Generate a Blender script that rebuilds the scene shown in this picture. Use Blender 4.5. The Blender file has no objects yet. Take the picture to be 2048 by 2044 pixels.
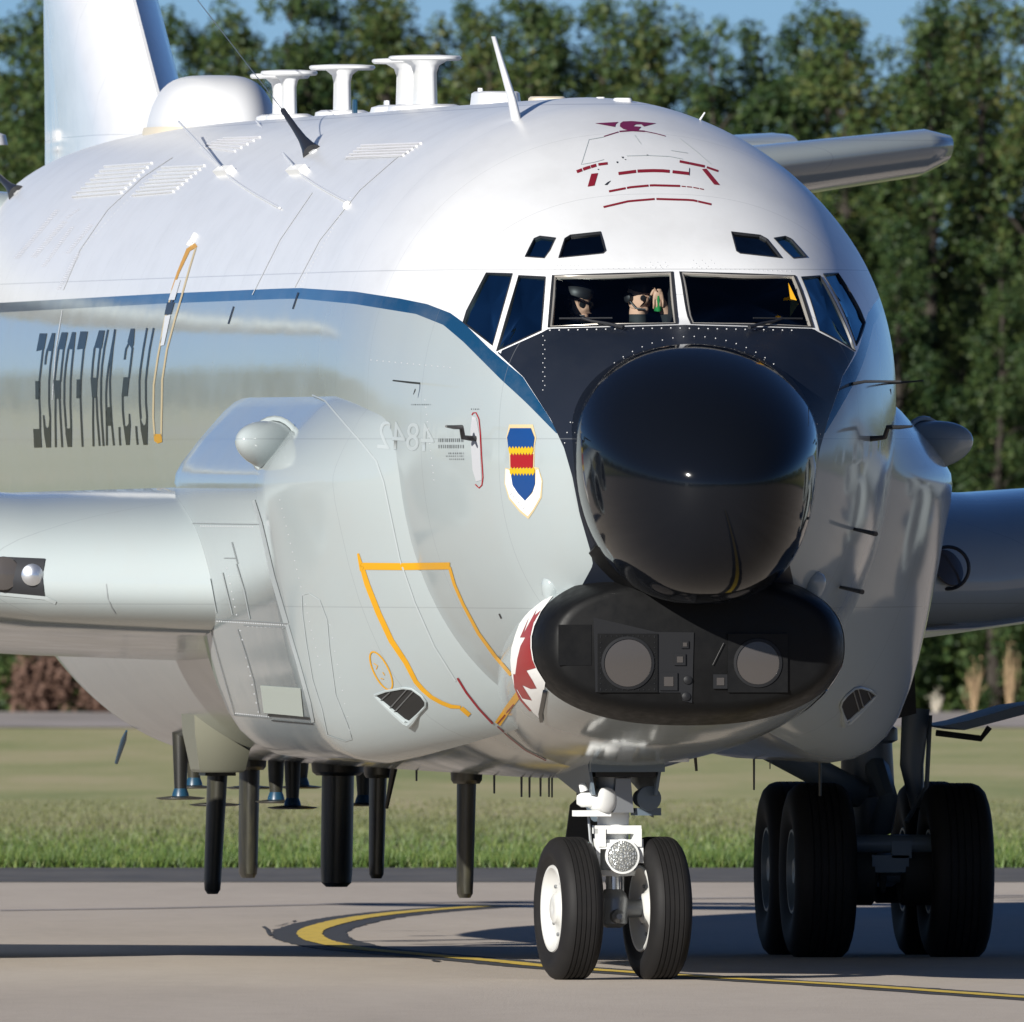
import bpy, bmesh, math, random
import numpy as np
from mathutils import Vector, Matrix, geometry
from mathutils.bvhtree import BVHTree

random.seed(7); rng = np.random.default_rng(7)
SC = bpy.context.scene
COL = SC.collection
R_ = math.radians

# ------------------------------------------------------------------ camera, sky, sun, exposure
# Aircraft frame = world frame: x across (photo right positive), y aft, z up; nose-wheel contact at the origin.
S_, C_ = 0.113, math.sqrt(1 - 0.113 ** 2)
FWD = Vector((S_, C_, 0)); RGT = Vector((C_, -S_, 0))
DIST, U0, CH, FP, HZ = 300.0, 0.727, 3.57, 89100.0, 900.0
CAM = -DIST * FWD - U0 * RGT; CAM.z = CH
cam = bpy.data.cameras.new('camera'); camo = bpy.data.objects.new('camera', cam); COL.objects.link(camo)
camo.location = CAM; camo.rotation_euler = (R_(90), 0, -math.asin(S_))
cam.sensor_fit = 'HORIZONTAL'; cam.sensor_width = 36; cam.lens = 36 * FP / 2048
cam.shift_y = -(1022 - HZ) / 2048; cam.clip_start = 1; cam.clip_end = 9000
cam.dof.use_dof = True; cam.dof.focus_distance = 299; cam.dof.aperture_fstop = 18
SC.camera = camo

SUN_EL, SUN_AZ = R_(19.5), R_(39)           # azimuth: degrees to the photo-left of the aircraft's nose axis
SDIR = Vector((-math.cos(SUN_EL) * math.sin(SUN_AZ), -math.cos(SUN_EL) * math.cos(SUN_AZ), math.sin(SUN_EL)))
world = bpy.data.worlds.new('World'); SC.world = world; world.use_nodes = True
wn = world.node_tree.nodes; wl = world.node_tree.links
sky = wn.new('ShaderNodeTexSky'); sky.sky_type = 'NISHITA'; sky.sun_disc = False
sky.sun_elevation = SUN_EL; sky.sun_rotation = math.atan2(SDIR.x, SDIR.y)
sky.air_density = 0.50; sky.dust_density = 0.25; sky.ozone_density = 6.0; sky.altitude = 800
wn['Background'].inputs['Strength'].default_value = 0.05
wl.new(sky.outputs[0], wn['Background'].inputs['Color'])
sl = bpy.data.lights.new('sun', 'SUN'); so = bpy.data.objects.new('sun', sl); COL.objects.link(so)
sl.energy = 5.0; sl.angle = R_(0.53); sl.color = (1.0, 0.96, 0.89)
so.rotation_euler = SDIR.to_track_quat('Z', 'Y').to_euler(); so.location = (-40, -60, 40)
SC.view_settings.view_transform = 'Standard'; SC.view_settings.look = 'None'
SC.view_settings.exposure = 0.55; SC.view_settings.gamma = 1.0; SC.view_settings.use_curve_mapping = False
SC.render.engine = 'CYCLES'; SC.cycles.max_bounces = 8; SC.cycles.use_denoising = True

# ------------------------------------------------------------------ helpers
def proj(p):
    """world point -> photo pixel (2048 wide)"""
    d = Vector(p) - CAM; dep = d.dot(FWD)
    return (1024 + FP * d.dot(RGT) / dep, HZ - FP * d.z / dep)
def ray(px, py):
    return (FWD + RGT * ((px - 1024) / FP) + Vector((0, 0, (HZ - py) / FP))).normalized()
def onplane(px, py, axis, val):
    d = ray(px, py); t = (val - CAM[axis]) / d[axis]
    return CAM + d * t
def gpt(px, py):
    """photo pixel on the ground -> (u, depth)"""
    dep = FP * CH / (py - HZ); return ((px - 1024) * dep / FP, dep)
def W(u, d, z=0.0):
    p = CAM + FWD * d + RGT * u; return Vector((p.x, p.y, z))

def pchip(xs, ys):
    xs = np.array(xs, float); ys = np.array(ys, float)
    h = np.diff(xs); dl = np.diff(ys) / h; m = np.zeros(len(xs))
    m[0] = dl[0]; m[-1] = dl[-1]
    for i in range(1, len(xs) - 1):
        if dl[i - 1] * dl[i] > 0:
            w1 = 2 * h[i] + h[i - 1]; w2 = h[i] + 2 * h[i - 1]
            m[i] = (w1 + w2) / (w1 / dl[i - 1] + w2 / dl[i])
    def f(x):
        x = np.clip(np.asarray(x, float), xs[0], xs[-1])
        i = np.clip(np.searchsorted(xs, x) - 1, 0, len(xs) - 2)
        t = (x - xs[i]) / h[i]
        return ((2*t**3-3*t**2+1)*ys[i] + (t**3-2*t**2+t)*h[i]*m[i] + (-2*t**3+3*t**2)*ys[i+1] + (t**3-t**2)*h[i]*m[i+1])
    return f

def link(name, me, parent=None, mats=()):
    o = bpy.data.objects.new(name, me); COL.objects.link(o)
    for m in mats: me.materials.append(m)
    if parent is not None: o.parent = parent
    return o
def tag(o, label=None, cat=None, group=None, kind=None):
    if label: o['label'] = label
    if cat: o['category'] = cat
    if group: o['group'] = group
    if kind: o['kind'] = kind
    return o
def empty(name, loc=(0, 0, 0)):
    o = bpy.data.objects.new(name, None); COL.objects.link(o); o.location = loc; o.empty_display_size = .2; return o

class MB:
    def __init__(s): s.v = []; s.f = []; s.m = []; s.mi = 0
    def add(s, vs, fs):
        b = len(s.v); s.v += [tuple(p) for p in vs]; s.f += [tuple(i + b for i in f) for f in fs]; s.m += [s.mi] * len(fs); return s
    def box(s, c, size, rot=None, taper=1.0):
        hx, hy, hz = (k / 2 for k in size); vs = []
        for z in (-1, 1):
            t = taper if z < 0 else 1.0
            for x, y in ((-1, -1), (1, -1), (1, 1), (-1, 1)):
                p = Vector((x * hx * t, y * hy * t, z * hz))
                if rot is not None: p = rot @ p
                vs.append(p + Vector(c))
        return s.add(vs, [(3, 2, 1, 0), (4, 5, 6, 7), (0, 1, 5, 4), (1, 2, 6, 5), (2, 3, 7, 6), (3, 0, 4, 7)])
    def rings(s, rs, cap0=True, cap1=True, closed=True):
        n = len(rs[0]); vs = [p for r in rs for p in r]; fs = []
        for i in range(len(rs) - 1):
            for j in range(n if closed else n - 1):
                k = (j + 1) % n
                fs.append((i * n + j, i * n + k, (i + 1) * n + k, (i + 1) * n + j))
        if cap0: fs.append(tuple(reversed(range(n))))
        if cap1: fs.append(tuple((len(rs) - 1) * n + j for j in range(n)))
        return s.add(vs, fs)
    def tube(s, pts, r, n=12, flat=1.0):
        pts = [Vector(p) for p in pts]
        if not hasattr(r, '__len__'): r = [r] * len(pts)
        rs = []; up = None
        for i, p in enumerate(pts):
            t = (pts[min(i + 1, len(pts) - 1)] - pts[max(i - 1, 0)]).normalized()
            if up is None:
                up = Vector((0, 0, 1)) if abs(t.z) < .9 else Vector((1, 0, 0))
            a = t.cross(up).normalized(); b = a.cross(t).normalized(); up = b
            rs.append([p + a * (r[i] * math.cos(2 * math.pi * k / n)) + b * (r[i] * flat * math.sin(2 * math.pi * k / n)) for k in range(n)])
        return s.rings(rs)
    def lathe(s, prof, o, axis, n=32, cap0=True, cap1=True):
        """prof: (distance along axis, radius)"""
        ax = Vector(axis).normalized(); up = Vector((0, 0, 1)) if abs(ax.z) < .9 else Vector((1, 0, 0))
        a = ax.cross(up).normalized(); b = ax.cross(a); o = Vector(o)
        rs = [[o + ax * d + (a * math.cos(2 * math.pi * k / n) + b * math.sin(2 * math.pi * k / n)) * max(r, 1e-4) for k in range(n)] for d, r in prof]
        return s.rings(rs, cap0, cap1)
    def build(s, name, mats, parent=None, sharp=38, smooth=True):
        me = bpy.data.meshes.new(name); me.from_pydata(s.v, [], s.f)
        if not isinstance(mats, (list, tuple)): mats = [mats]
        me.polygons.foreach_set('material_index', s.m)
        bm = bmesh.new(); bm.from_mesh(me); bmesh.ops.recalc_face_normals(bm, faces=bm.faces); bm.to_mesh(me); bm.free()
        if smooth:
            me.polygons.foreach_set('use_smooth', [True] * len(me.polygons)); me.set_sharp_from_angle(angle=R_(sharp))
        return link(name, me, parent, mats)

def mesh_np(name, v, f, mats, parent=None, smooth=False):
    me = bpy.data.meshes.new(name or "crown"); k = f.shape[1]
    me.vertices.add(len(v)); me.vertices.foreach_set('co', np.asarray(v, np.float32).ravel())
    me.loops.add(f.size); me.loops.foreach_set('vertex_index', f.astype(np.int32).ravel())
    me.polygons.add(len(f)); me.polygons.foreach_set('loop_start', np.arange(0, f.size, k, dtype=np.int32))
    me.update(calc_edges=True); me.validate()
    if smooth: me.polygons.foreach_set('use_smooth', [True] * len(me.polygons))
    return me if name is None else link(name, me, parent, mats)

# ------------------------------------------------------------------ materials
def mat(name, col, rough=.5, metal=0.0, coat=0.0, spec=.5):
    m = bpy.data.materials.new(name); m.use_nodes = True
    b = m.node_tree.nodes['Principled BSDF']
    b.inputs['Base Color'].default_value = (*col, 1); b.inputs['Roughness'].default_value = rough
    b.inputs['Metallic'].default_value = metal; b.inputs['Coat Weight'].default_value = coat
    b.inputs['Coat Roughness'].default_value = .04; b.inputs['Specular IOR Level'].default_value = spec
    return m
class NT:
    def __init__(s, m): s.m = m; s.n = m.node_tree.nodes; s.l = m.node_tree.links; s.b = s.n['Principled BSDF']
    def new(s, t, **kw):
        n = s.n.new(t)
        for k, v in kw.items():
            if k.startswith('i_'): n.inputs[int(k[2:]) if k[2:].isdigit() else k[2:].replace('_', ' ')].default_value = v
            else: setattr(n, k, v)
        return n
    def lk(s, a, b): s.l.new(a, b)
    def math(s, op, a, b=None):
        n = s.n.new('ShaderNodeMath'); n.operation = op
        for i, x in enumerate((a, b)):
            if x is None: continue
            if isinstance(x, (int, float)): n.inputs[i].default_value = x
            else: s.lk(x, n.inputs[i])
        return n.outputs[0]
    def mix(s, f, a, b):
        n = s.n.new('ShaderNodeMix'); n.data_type = 'RGBA'
        for k, x in ((0, f), (6, a), (7, b)):
            if isinstance(x, (int, float)): n.inputs[k].default_value = x
            elif isinstance(x, tuple): n.inputs[k].default_value = (*x, 1)
            else: s.lk(x, n.inputs[k])
        return n.outputs[2]
    def coord(s, scale=(1, 1, 1), src='Object'):
        t = s.new('ShaderNodeTexCoord'); mp = s.new('ShaderNodeMapping'); mp.inputs['Scale'].default_value = scale
        s.lk(t.outputs[src], mp.inputs[0]); return mp.outputs[0]
    def noise(s, co, scale, detail=4, rough=.55):
        n = s.new('ShaderNodeTexNoise'); n.inputs['Scale'].default_value = scale; n.inputs['Detail'].default_value = detail
        n.inputs['Roughness'].default_value = rough; s.lk(co, n.inputs['Vector']); return n.outputs[0]
    def ramp(s, f, stops):
        n = s.new('ShaderNodeValToRGB'); e = n.color_ramp.elements
        while len(e) < len(stops): e.new(.5)
        for x, (p, c) in zip(e, stops): x.position = p; x.color = (*c, 1) if len(c) == 3 else c
        s.lk(f, n.inputs[0]); return n.outputs[0]
    def bump(s, h, dist, strength=1.0):
        n = s.new('ShaderNodeBump'); n.inputs['Distance'].default_value = dist; n.inputs['Strength'].default_value = strength
        s.lk(h, n.inputs['Height']); s.lk(n.outputs[0], s.b.inputs['Normal'])

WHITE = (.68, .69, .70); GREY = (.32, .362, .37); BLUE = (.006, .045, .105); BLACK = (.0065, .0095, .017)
def skin_detail(t, base, dirt_k=None):
    """faint frame joints, dirt and sheet-metal waviness on painted skin"""
    co = t.coord(); sep = t.new('ShaderNodeSeparateXYZ'); t.lk(co, sep.inputs[0])
    def lines(c, period, width):
        f = t.math('FRACT', t.math('DIVIDE', c, period)); d = t.math('ABSOLUTE', t.math('SUBTRACT', f, .5))
        return t.math('LESS_THAN', d, width / period)
    ly = lines(sep.outputs[1], 1.37, .0035); lz = lines(t.math('ADD', sep.outputs[2], .31), 1.13, .0035)
    ln = t.math('MAXIMUM', ly, lz)
    dirt = t.noise(t.coord((1, .35, 1)), 3.1, 6, .62)
    dk = t.math('MULTIPLY', t.ramp(dirt, [(.45, (0, 0, 0)), (.8, (1, 1, 1))]), .16)
    if dirt_k is not None: dk = t.math('MULTIPLY', dk, dirt_k)
    c1 = t.mix(dk, base, (.33, .32, .30))
    c2 = t.mix(t.math('MULTIPLY', ln, .34), c1, (.16, .17, .18))
    t.lk(c2, t.b.inputs['Base Color'])
    wav = t.noise(t.coord((1, .5, 1)), 1.7, 2, .4); fine = t.noise(t.coord((1, .12, 1)), 9, 2, .5)
    h = t.math('ADD', t.math('MULTIPLY', wav, .5), t.math('MULTIPLY', fine, .045))
    t.bump(h, .008, 1.0)
    return t.ramp(t.noise(t.coord((1, .5, 1)), 2.3, 5), [(.3, (.085, .085, .085)), (.75, (.15, .15, .15))])

def painted(name, col):
    m = mat(name, col, .12, coat=.0, spec=.5); t = NT(m); rr = skin_detail(t, t.mix(0.0, col, col)); t.lk(rr, t.b.inputs['Roughness']); return m
M = {}
M['white'] = painted('white_gloss_paint', WHITE); M['grey'] = painted('grey_gloss_paint', GREY)
M['pale'] = mat('pale_white_paint', (.66, .67, .68), .3); M['cream'] = mat('cream_paint', (.62, .55, .42), .35)
M['wire'] = mat('wire_metal', (.35, .36, .38), .35, 1.0)
M['blackpaint'] = mat('black_paint', (.006, .007, .009), .3, spec=.3); M['yellow'] = mat('yellow_paint', (.56, .28, .006), .35)
M['paleyellow'] = mat('pale_yellow_paint', (.52, .42, .24), .4); M['brightyellow'] = mat('bright_yellow_paint', (.52, .34, .006), .4)
M['red'] = mat('red_paint', (.28, .006, .009), .35); M['darkred'] = mat('worn_dark_red_paint', (.20, .008, .016), .45)
M['magenta'] = mat('magenta_red_paint', (.14, .008, .05), .45); M['blue'] = mat('emblem_blue_paint', (.004, .045, .18), .35)
M['purewhite'] = mat('white_emblem_paint', (.78, .78, .76), .4); M['line'] = mat('joint_line_sealant', (.22, .24, .25), .5)
M['softgrey'] = mat('worn_grey_paint', (.40, .41, .43), .4); M['seal'] = mat('window_seal', (.018, .019, .022), .4)
M['ltgrey'] = mat('light_marking_paint', (.355, .395, .405), .4)
M['frame'] = mat('bare_metal_frame', (.50, .47, .42), .35, .6)
M['rubber'] = mat('tyre_rubber', (.009, .009, .010), .66, spec=.25); M['rim'] = mat('white_wheel_enamel', (.52, .52, .50), .3)
M['gear'] = mat('white_gear_enamel', (.70, .71, .70), .35); M['steel'] = mat('dull_steel', (.22, .23, .24), .4, .7)
M['shadegear'] = mat('shaded_gear_enamel', (.10, .13, .16), .4); M['dark'] = mat('dark_bay', (.012, .012, .012), .7)  # gear parts in dark blue-grey: their shade is put into the colour
M['antenna'] = mat('antenna_dark_olive', (.020, .020, .015), .38); M['pod'] = mat('pod_olive_grey', (.17, .17, .13), .4)
M['lens'] = mat('sensor_window', (.055, .050, .048), .12, .0, 0, .4); M['lamp'] = mat('lamp_reflector', (.6, .62, .65), .2, .9)
M['faint'] = mat('faint_joint_line', (.54, .56, .58), .5); M['marking'] = mat('crown_marking_paint', (.62, .62, .64), .4); M['interior'] = mat('cockpit_interior', (.010, .012, .017), .8)
M['leg'] = mat('navy_antenna_tip', (.010, .045, .085), .35)

# radome: glossy black; chin: satin black
M['radome'] = mat('radome_gloss_black', (.0035, .0045, .007), .07, spec=.28)
t = NT(M['radome']); t.bump(t.noise(t.coord(), 2.2, 1, .3), .004, .6)
M['chin'] = mat('chin_satin_black', (.005, .0052, .0056), .5, spec=.16)
t = NT(M['chin']); t.lk(t.ramp(t.noise(t.coord(), 14, 5), [(.3, (.40, .40, .40)), (.7, (.56, .56, .56))]), t.b.inputs['Roughness'])
# rubber: fine circumferential dust
t = NT(M['rubber']); t.lk(t.mix(t.math('MULTIPLY', t.noise(t.coord(), 9, 6), .5), (.006, .006, .007), (.022, .020, .018)), t.b.inputs['Base Color'])
# antennas: slight vertical weather streaks
t = NT(M['antenna']); t.lk(t.ramp(t.noise(t.coord((9, 9, .6)), 2.0, 4), [(.35, (.012, .012, .011)), (.7, (.040, .038, .024))]), t.b.inputs['Base Color'])

# glass: real see-through panes with Fresnel reflection and a blue tint
gm = bpy.data.materials.new('window_glass'); gm.use_nodes = True; g = gm.node_tree; g.nodes.clear()
go = g.nodes.new('ShaderNodeOutputMaterial'); mx = g.nodes.new('ShaderNodeMixShader'); fr = g.nodes.new('ShaderNodeFresnel'); fr.inputs[0].default_value = 1.5
tr = g.nodes.new('ShaderNodeBsdfTransparent'); tr.inputs[0].default_value = (.82, .90, .92, 1)
gl = g.nodes.new('ShaderNodeBsdfGlossy'); gl.inputs['Roughness'].default_value = .02; gl.inputs['Color'].default_value = (.9, .96, 1, 1)
g.links.new(fr.outputs[0], mx.inputs[0]); g.links.new(tr.outputs[0], mx.inputs[1]); g.links.new(gl.outputs[0], mx.inputs[2]); g.links.new(mx.outputs[0], go.inputs[0])
M['glass'] = gm
# side windows: reflection boosted, the sky's blue put into the gloss colour
gm2 = gm.copy(); gm2.name = 'sky_tinted_glass'; g2 = gm2.node_tree
for n in g2.nodes:
    if n.type == 'FRESNEL': n.inputs[0].default_value = 5.5
    if n.type == 'BSDF_GLOSSY': n.inputs['Color'].default_value = (.48, .84, 1, 1)
    if n.type == 'BSDF_TRANSPARENT': n.inputs[0].default_value = (.20, .42, .60, 1)
M['bluegl'] = gm2
# ------------------------------------------------------------------ aircraft: fuselage
plane = empty('surveillance_jet'); tag(plane, 'white and grey four-engined military jet with black nose rolling on the taxiway', 'aircraft')
ST = [  # y, top, bottom, half-width, z of max width, n upper, n lower
    (-4.25, 4.270, 2.62, .80, 3.50, 2.1, 2.1), (-3.95, 4.345, 2.38, .98, 3.50, 2.6, 2.1), (-3.65, 4.430, 2.18, 1.12, 3.51, 3.25, 2.1),
    (-3.25, 4.755, 2.00, 1.27, 3.54, 3.1, 2.1), (-2.5, 5.110, 1.82, 1.48, 3.64, 2.65, 2.15), (-1.5, 5.470, 1.64, 1.68, 3.80, 2.3, 2.2),
    (-.5, 5.740, 1.50, 1.80, 3.96, 2.1, 2.2), (.6, 5.900, 1.40, 1.85, 4.04, 2.0, 2.2), (2, 5.960, 1.35, 1.86, 4.08, 2.0, 2.2),
    (5, 5.960, 1.33, 1.86, 4.08, 2, 2.2), (23, 5.950, 1.33, 1.86, 4.08, 2, 2.2), (27, 5.93, 1.70, 1.74, 4.12, 2, 2.1),
    (32, 5.85, 2.75, 1.28, 4.4, 2, 2), (37, 5.62, 4.1, .62, 4.9, 2, 2), (39.2, 5.45, 4.85, .22, 5.15, 2, 2)]
SA = np.array(ST); FU = [pchip(SA[:, 0], SA[:, k]) for k in range(1, 7)]
def fus(y): return [f(y) for f in FU]
def half_x(y, z):
    zt, zb, w, zc, nu, nl = fus(y)
    b = np.where(z > zc, zt - zc, zc - zb); n = np.where(z > zc, nu, nl)
    q = np.clip(np.abs(z - zc) / b, 0, 1)
    return w * (1 - q ** n) ** (1 / n)
def Gimp(p):
    zt, zb, w, zc, nu, nl = fus(p[:, 1]); up = p[:, 2] > zc
    b = np.where(up, zt - zc, zc - zb); n = np.where(up, nu, nl)
    return (np.abs(p[:, 0]) / w) ** n + (np.abs(p[:, 2] - zc) / b) ** n
def skin_normals(p):
    e = 2e-3; g = np.zeros_like(p)
    for k in range(3):
        a = p.copy(); b = p.copy(); a[:, k] += e; b[:, k] -= e; g[:, k] = Gimp(a) - Gimp(b)
    return g / np.maximum(np.linalg.norm(g, axis=1, keepdims=True), 1e-9)
ys = np.concatenate([np.arange(-4.25, 1.0, .045), np.arange(1.0, 4, .15), np.arange(4, 39.3, .4), [39.2]])
MR = 224; th = np.arange(MR) * 2 * np.pi / MR
rings = []
for y in ys:
    zt, zb, w, zc, nu, nl = fus(y); c, s = np.cos(th), np.sin(th)
    n = np.where(s >= 0, nu, nl); b = np.where(s >= 0, zt - zc, zc - zb)
    rings.append(np.stack([w * np.sign(c) * np.abs(c) ** (2 / n), np.full(MR, y), zc + b * np.sign(s) * np.abs(s) ** (2 / n)], 1))
fv = np.concatenate(rings); nR = len(ys)
ii, jj = np.meshgrid(np.arange(nR - 1), np.arange(MR), indexing='ij'); kk = (jj + 1) % MR
ff = np.stack([ii * MR + jj, ii * MR + kk, (ii + 1) * MR + kk, (ii + 1) * MR + jj], -1).reshape(-1, 4)
ffl = [tuple(int(a) for a in f) for f in ff]
BV_F = BVHTree.FromPolygons([tuple(p) for p in fv], ffl)
def hit(px, py, bvs=None):
    best = None; d = ray(px, py)
    for b in (bvs or [BV_F]):
        h = b.ray_cast(CAM, d)
        if h[0] is not None and (best is None or h[3] < best[3]): best = h
    if best is None: return None
    n = best[1]
    if n.dot(d) > 0: n = -n
    return best[0], n

# ---- paint boundaries of the blue cheat line, traced once on the near side and used on both
UP = [(0, 605.6), (330, 587), (560, 577), (600, 576), (709, 583), (800, 597), (854, 608), (901, 626), (927, 645), (979, 697), (1046, 754), (1101, 838), (1116, 869)]
LO = [(0, 625), (330, 607), (560, 598), (600, 597.5), (709, 608), (832, 628), (887, 650), (927, 684), (1003, 760), (1052, 805), (1116, 870)]
def dens(pts, step):
    out = []
    for (a, b), (c, d) in zip(pts[:-1], pts[1:]):
        k = max(1, int(math.hypot(c - a, d - b) / step))
        out += [(a + (c - a) * i / k, b + (d - b) * i / k) for i in range(k)]
    return out + [pts[-1]]
def yz(pts):
    q = sorted([tuple(h[0])[1:] for h in (hit(*p) for p in dens(pts, 12)) if h]); a = np.array(q)
    return lambda y: np.interp(y, a[:, 0], a[:, 1])
f_up, f_lo = yz(UP), yz(LO)
BLK = [(1440, 640), (1366, 650), (1097, 657), (1085, 664), (994, 705), (1046.6, 754), (1101, 838), (1115.6, 869), (1128, 896), (1144.7, 954), (1159, 1027), (1181, 1103), (1186, 1130), (1160, 1178), (1150, 1230), (1440, 1230)]
def poly_sd(P, poly):
    poly = np.array(poly, float); d = np.full(len(P), 1e9); ins = np.zeros(len(P), bool); n = len(poly)
    for i in range(n):
        a, b = poly[i], poly[(i + 1) % n]; ab = b - a
        tt = np.clip(((P - a) @ ab) / (ab @ ab), 0, 1); d = np.minimum(d, np.linalg.norm(P - (a + tt[:, None] * ab), axis=1))
        cond = ((a[1] > P[:, 1]) != (b[1] > P[:, 1])) & (P[:, 0] < (b[0] - a[0]) * (P[:, 1] - a[1]) / (b[1] - a[1] + 1e-12) + a[0])
        ins ^= cond
    return np.where(ins, d, -d)
def proj_np(p):
    d = p - np.array(CAM); dep = d @ np.array(FWD)
    return np.stack([1024 + FP * (d @ np.array(RGT)) / dep, HZ - FP * d[:, 2] / dep], 1)
def paint_attrs(me):
    n = len(me.vertices); co = np.zeros(n * 3, np.float32); me.vertices.foreach_get('co', co); co = co.reshape(-1, 3).astype(float)
    L = co.copy(); L[:, 0] = -np.abs(L[:, 0]); sd = poly_sd(proj_np(L), BLK) / 300
    sd = np.where(co[:, 1] < -1.2, sd, -1.0)
    for nm, val in (('paint_upper', co[:, 2] - f_up(co[:, 1])), ('paint_lower', co[:, 2] - f_lo(co[:, 1])), ('paint_black', sd)):
        me.attributes.new(nm, 'FLOAT', 'POINT').data.foreach_set('value', val.astype(np.float32))
M['fuse'] = mat('fuselage_paint_scheme', WHITE, .16, coat=.0, spec=.5); t = NT(M['fuse'])
def att(nm):
    n = t.new('ShaderNodeAttribute'); n.attribute_name = nm; return t.math('GREATER_THAN', n.outputs['Fac'], 0.0)
aU, aL, aB = att('paint_upper'), att('paint_lower'), att('paint_black')
base = t.mix(aB, t.mix(aU, t.mix(aL, GREY, BLUE), WHITE), BLACK)
rr = skin_detail(t, base, t.math('SUBTRACT', 1.0, t.math('MULTIPLY', aB, .9))); t.lk(t.mix(aB, t.mix(aU, rr, (.26, .26, .26)), (.42, .42, .42)), t.b.inputs['Roughness'])
t.lk(t.math('MULTIPLY', t.math('SUBTRACT', 1.0, aB), .0), t.b.inputs['Coat Weight'])

# ---- cockpit openings: window outlines traced on the near side, mirrored to the far side
WIN = {
 'windshield': [(1106, 552), (1345, 545), (1354.5, 648), (1097.5, 654.5)],
 'side_a': [(1037.8, 552), (1091, 555), (1083, 661), (994, 702)],
 'side_b': [(973, 546.5), (1025, 548.5), (985.5, 691), (927, 645), (934, 622)],
 'brow_a': [(1118, 516), (1130, 478), (1141, 471), (1201, 464.5), (1211.5, 502), (1206, 507)],
 'brow_b': [(1051, 513.5), (1068.5, 478), (1080, 473), (1111, 477), (1100, 501), (1089, 516.5)]}
def skin_loop(poly, step=14):
    return [hit(*p) for p in dens(poly + [poly[0]], step)[:-1]]
me = bpy.data.meshes.new('fuselage'); me.from_pydata([tuple(p) for p in fv], [], ffl + [tuple(reversed(range(MR))), tuple((nR - 1) * MR + j for j in range(MR))])
bm = bmesh.new(); bm.from_mesh(me); bmesh.ops.recalc_face_normals(bm, faces=bm.faces); bm.to_mesh(me); bm.free()
fuse = link('fuselage', me, plane, [M['fuse'], M['interior']])
cutters = bpy.data.collections.new('cutters')
def add_cut(vs, fs):
    cm = bpy.data.meshes.new('cut'); cm.from_pydata([tuple(p) for p in vs], [], fs)
    b = bmesh.new(); b.from_mesh(cm); bmesh.ops.recalc_face_normals(b, faces=b.faces); b.to_mesh(cm); b.free()
    cm.materials.append(M['fuse']); cm.materials.append(M['interior'])
    for p in cm.polygons: p.material_index = 1
    o = bpy.data.objects.new('cut', cm); cutters.objects.link(o); return o
bxm = MB()
xs0 = [-2.95, -2.6, -1.6, -.9]
bxm.rings([[(-hw, y, 3.75), (hw, y, 3.75), (hw, y, zt_), (hw * .62, y, zt_ + .22), (-hw * .62, y, zt_ + .22), (-hw, y, zt_)] for y, hw, zt_ in ((-2.98, 1.0, 4.42), (-2.5, 1.12, 4.58), (-1.7, 1.25, 4.8), (-.7, 1.25, 4.85))])
cut_objs = [add_cut(bxm.v, bxm.f)]
win_loops = []
for key, poly in WIN.items():
    lp = skin_loop(poly)
    for side in (1, -1):
        P = [Vector((h[0].x * side, h[0].y, h[0].z)) for h in lp]; N = [Vector((h[1].x * side, h[1].y, h[1].z)) for h in lp]
        if side < 0: P.reverse(); N.reverse()
        na = sum(N, Vector()).normalized(); win_loops.append((key, side, P, N, na)); k = len(P)
        D = (Vector((0, 1, -.06)) if key == 'windshield' else (-na * .8 + Vector((0, .7, -.1)))).normalized()
        vs = [p - D * (.25 if key == 'windshield' else .10) for p in P] + [p + D * (1.0 if key == 'windshield' else .75) for p in P]
        cut_objs.append(add_cut(vs, [tuple(range(k)), tuple(reversed(range(k, 2 * k)))] + [(i, (i + 1) % k, k + (i + 1) % k, k + i) for i in range(k)]))
SC.collection.children.link(cutters)
for o in cut_objs:
    md = fuse.modifiers.new('b', 'BOOLEAN'); md.operation = 'DIFFERENCE'; md.object = o; md.solver = 'MANIFOLD'
dg = bpy.context.evaluated_depsgraph_get(); dg.update()
nm = bpy.data.meshes.new_from_object(fuse.evaluated_get(dg), preserve_all_data_layers=True, depsgraph=dg)
fuse.modifiers.clear(); fuse.data = nm; nm.name = 'fuselage'
for o in cut_objs: bpy.data.objects.remove(o)
SC.collection.children.unlink(cutters); bpy.data.collections.remove(cutters)
paint_attrs(nm); nm.polygons.foreach_set('use_smooth', [True] * len(nm.polygons))
nv = len(nm.vertices); co = np.zeros(nv * 3, np.float32); nm.vertices.foreach_get('co', co); co = co.reshape(-1, 3).astype(float)
sn = skin_normals(co); nl = len(nm.loops); lv = np.zeros(nl, np.int32); nm.loops.foreach_get('vertex_index', lv)
mi = np.zeros(len(nm.polygons), np.int32); nm.polygons.foreach_get('material_index', mi)
lt = np.zeros(len(nm.polygons), np.int32); nm.polygons.foreach_get('loop_total', lt)
pn = np.zeros(len(nm.polygons) * 3, np.float32); nm.polygons.foreach_get('normal', pn); pn = np.repeat(pn.reshape(-1, 3), lt, 0)
lm = np.repeat(mi, lt); ln = sn[lv]; ok = (lm == 0) & ((ln * pn).sum(1) > .5)
ln = np.where(ok[:, None], ln, pn); nm.normals_split_custom_set([tuple(a) for a in ln])

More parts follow.
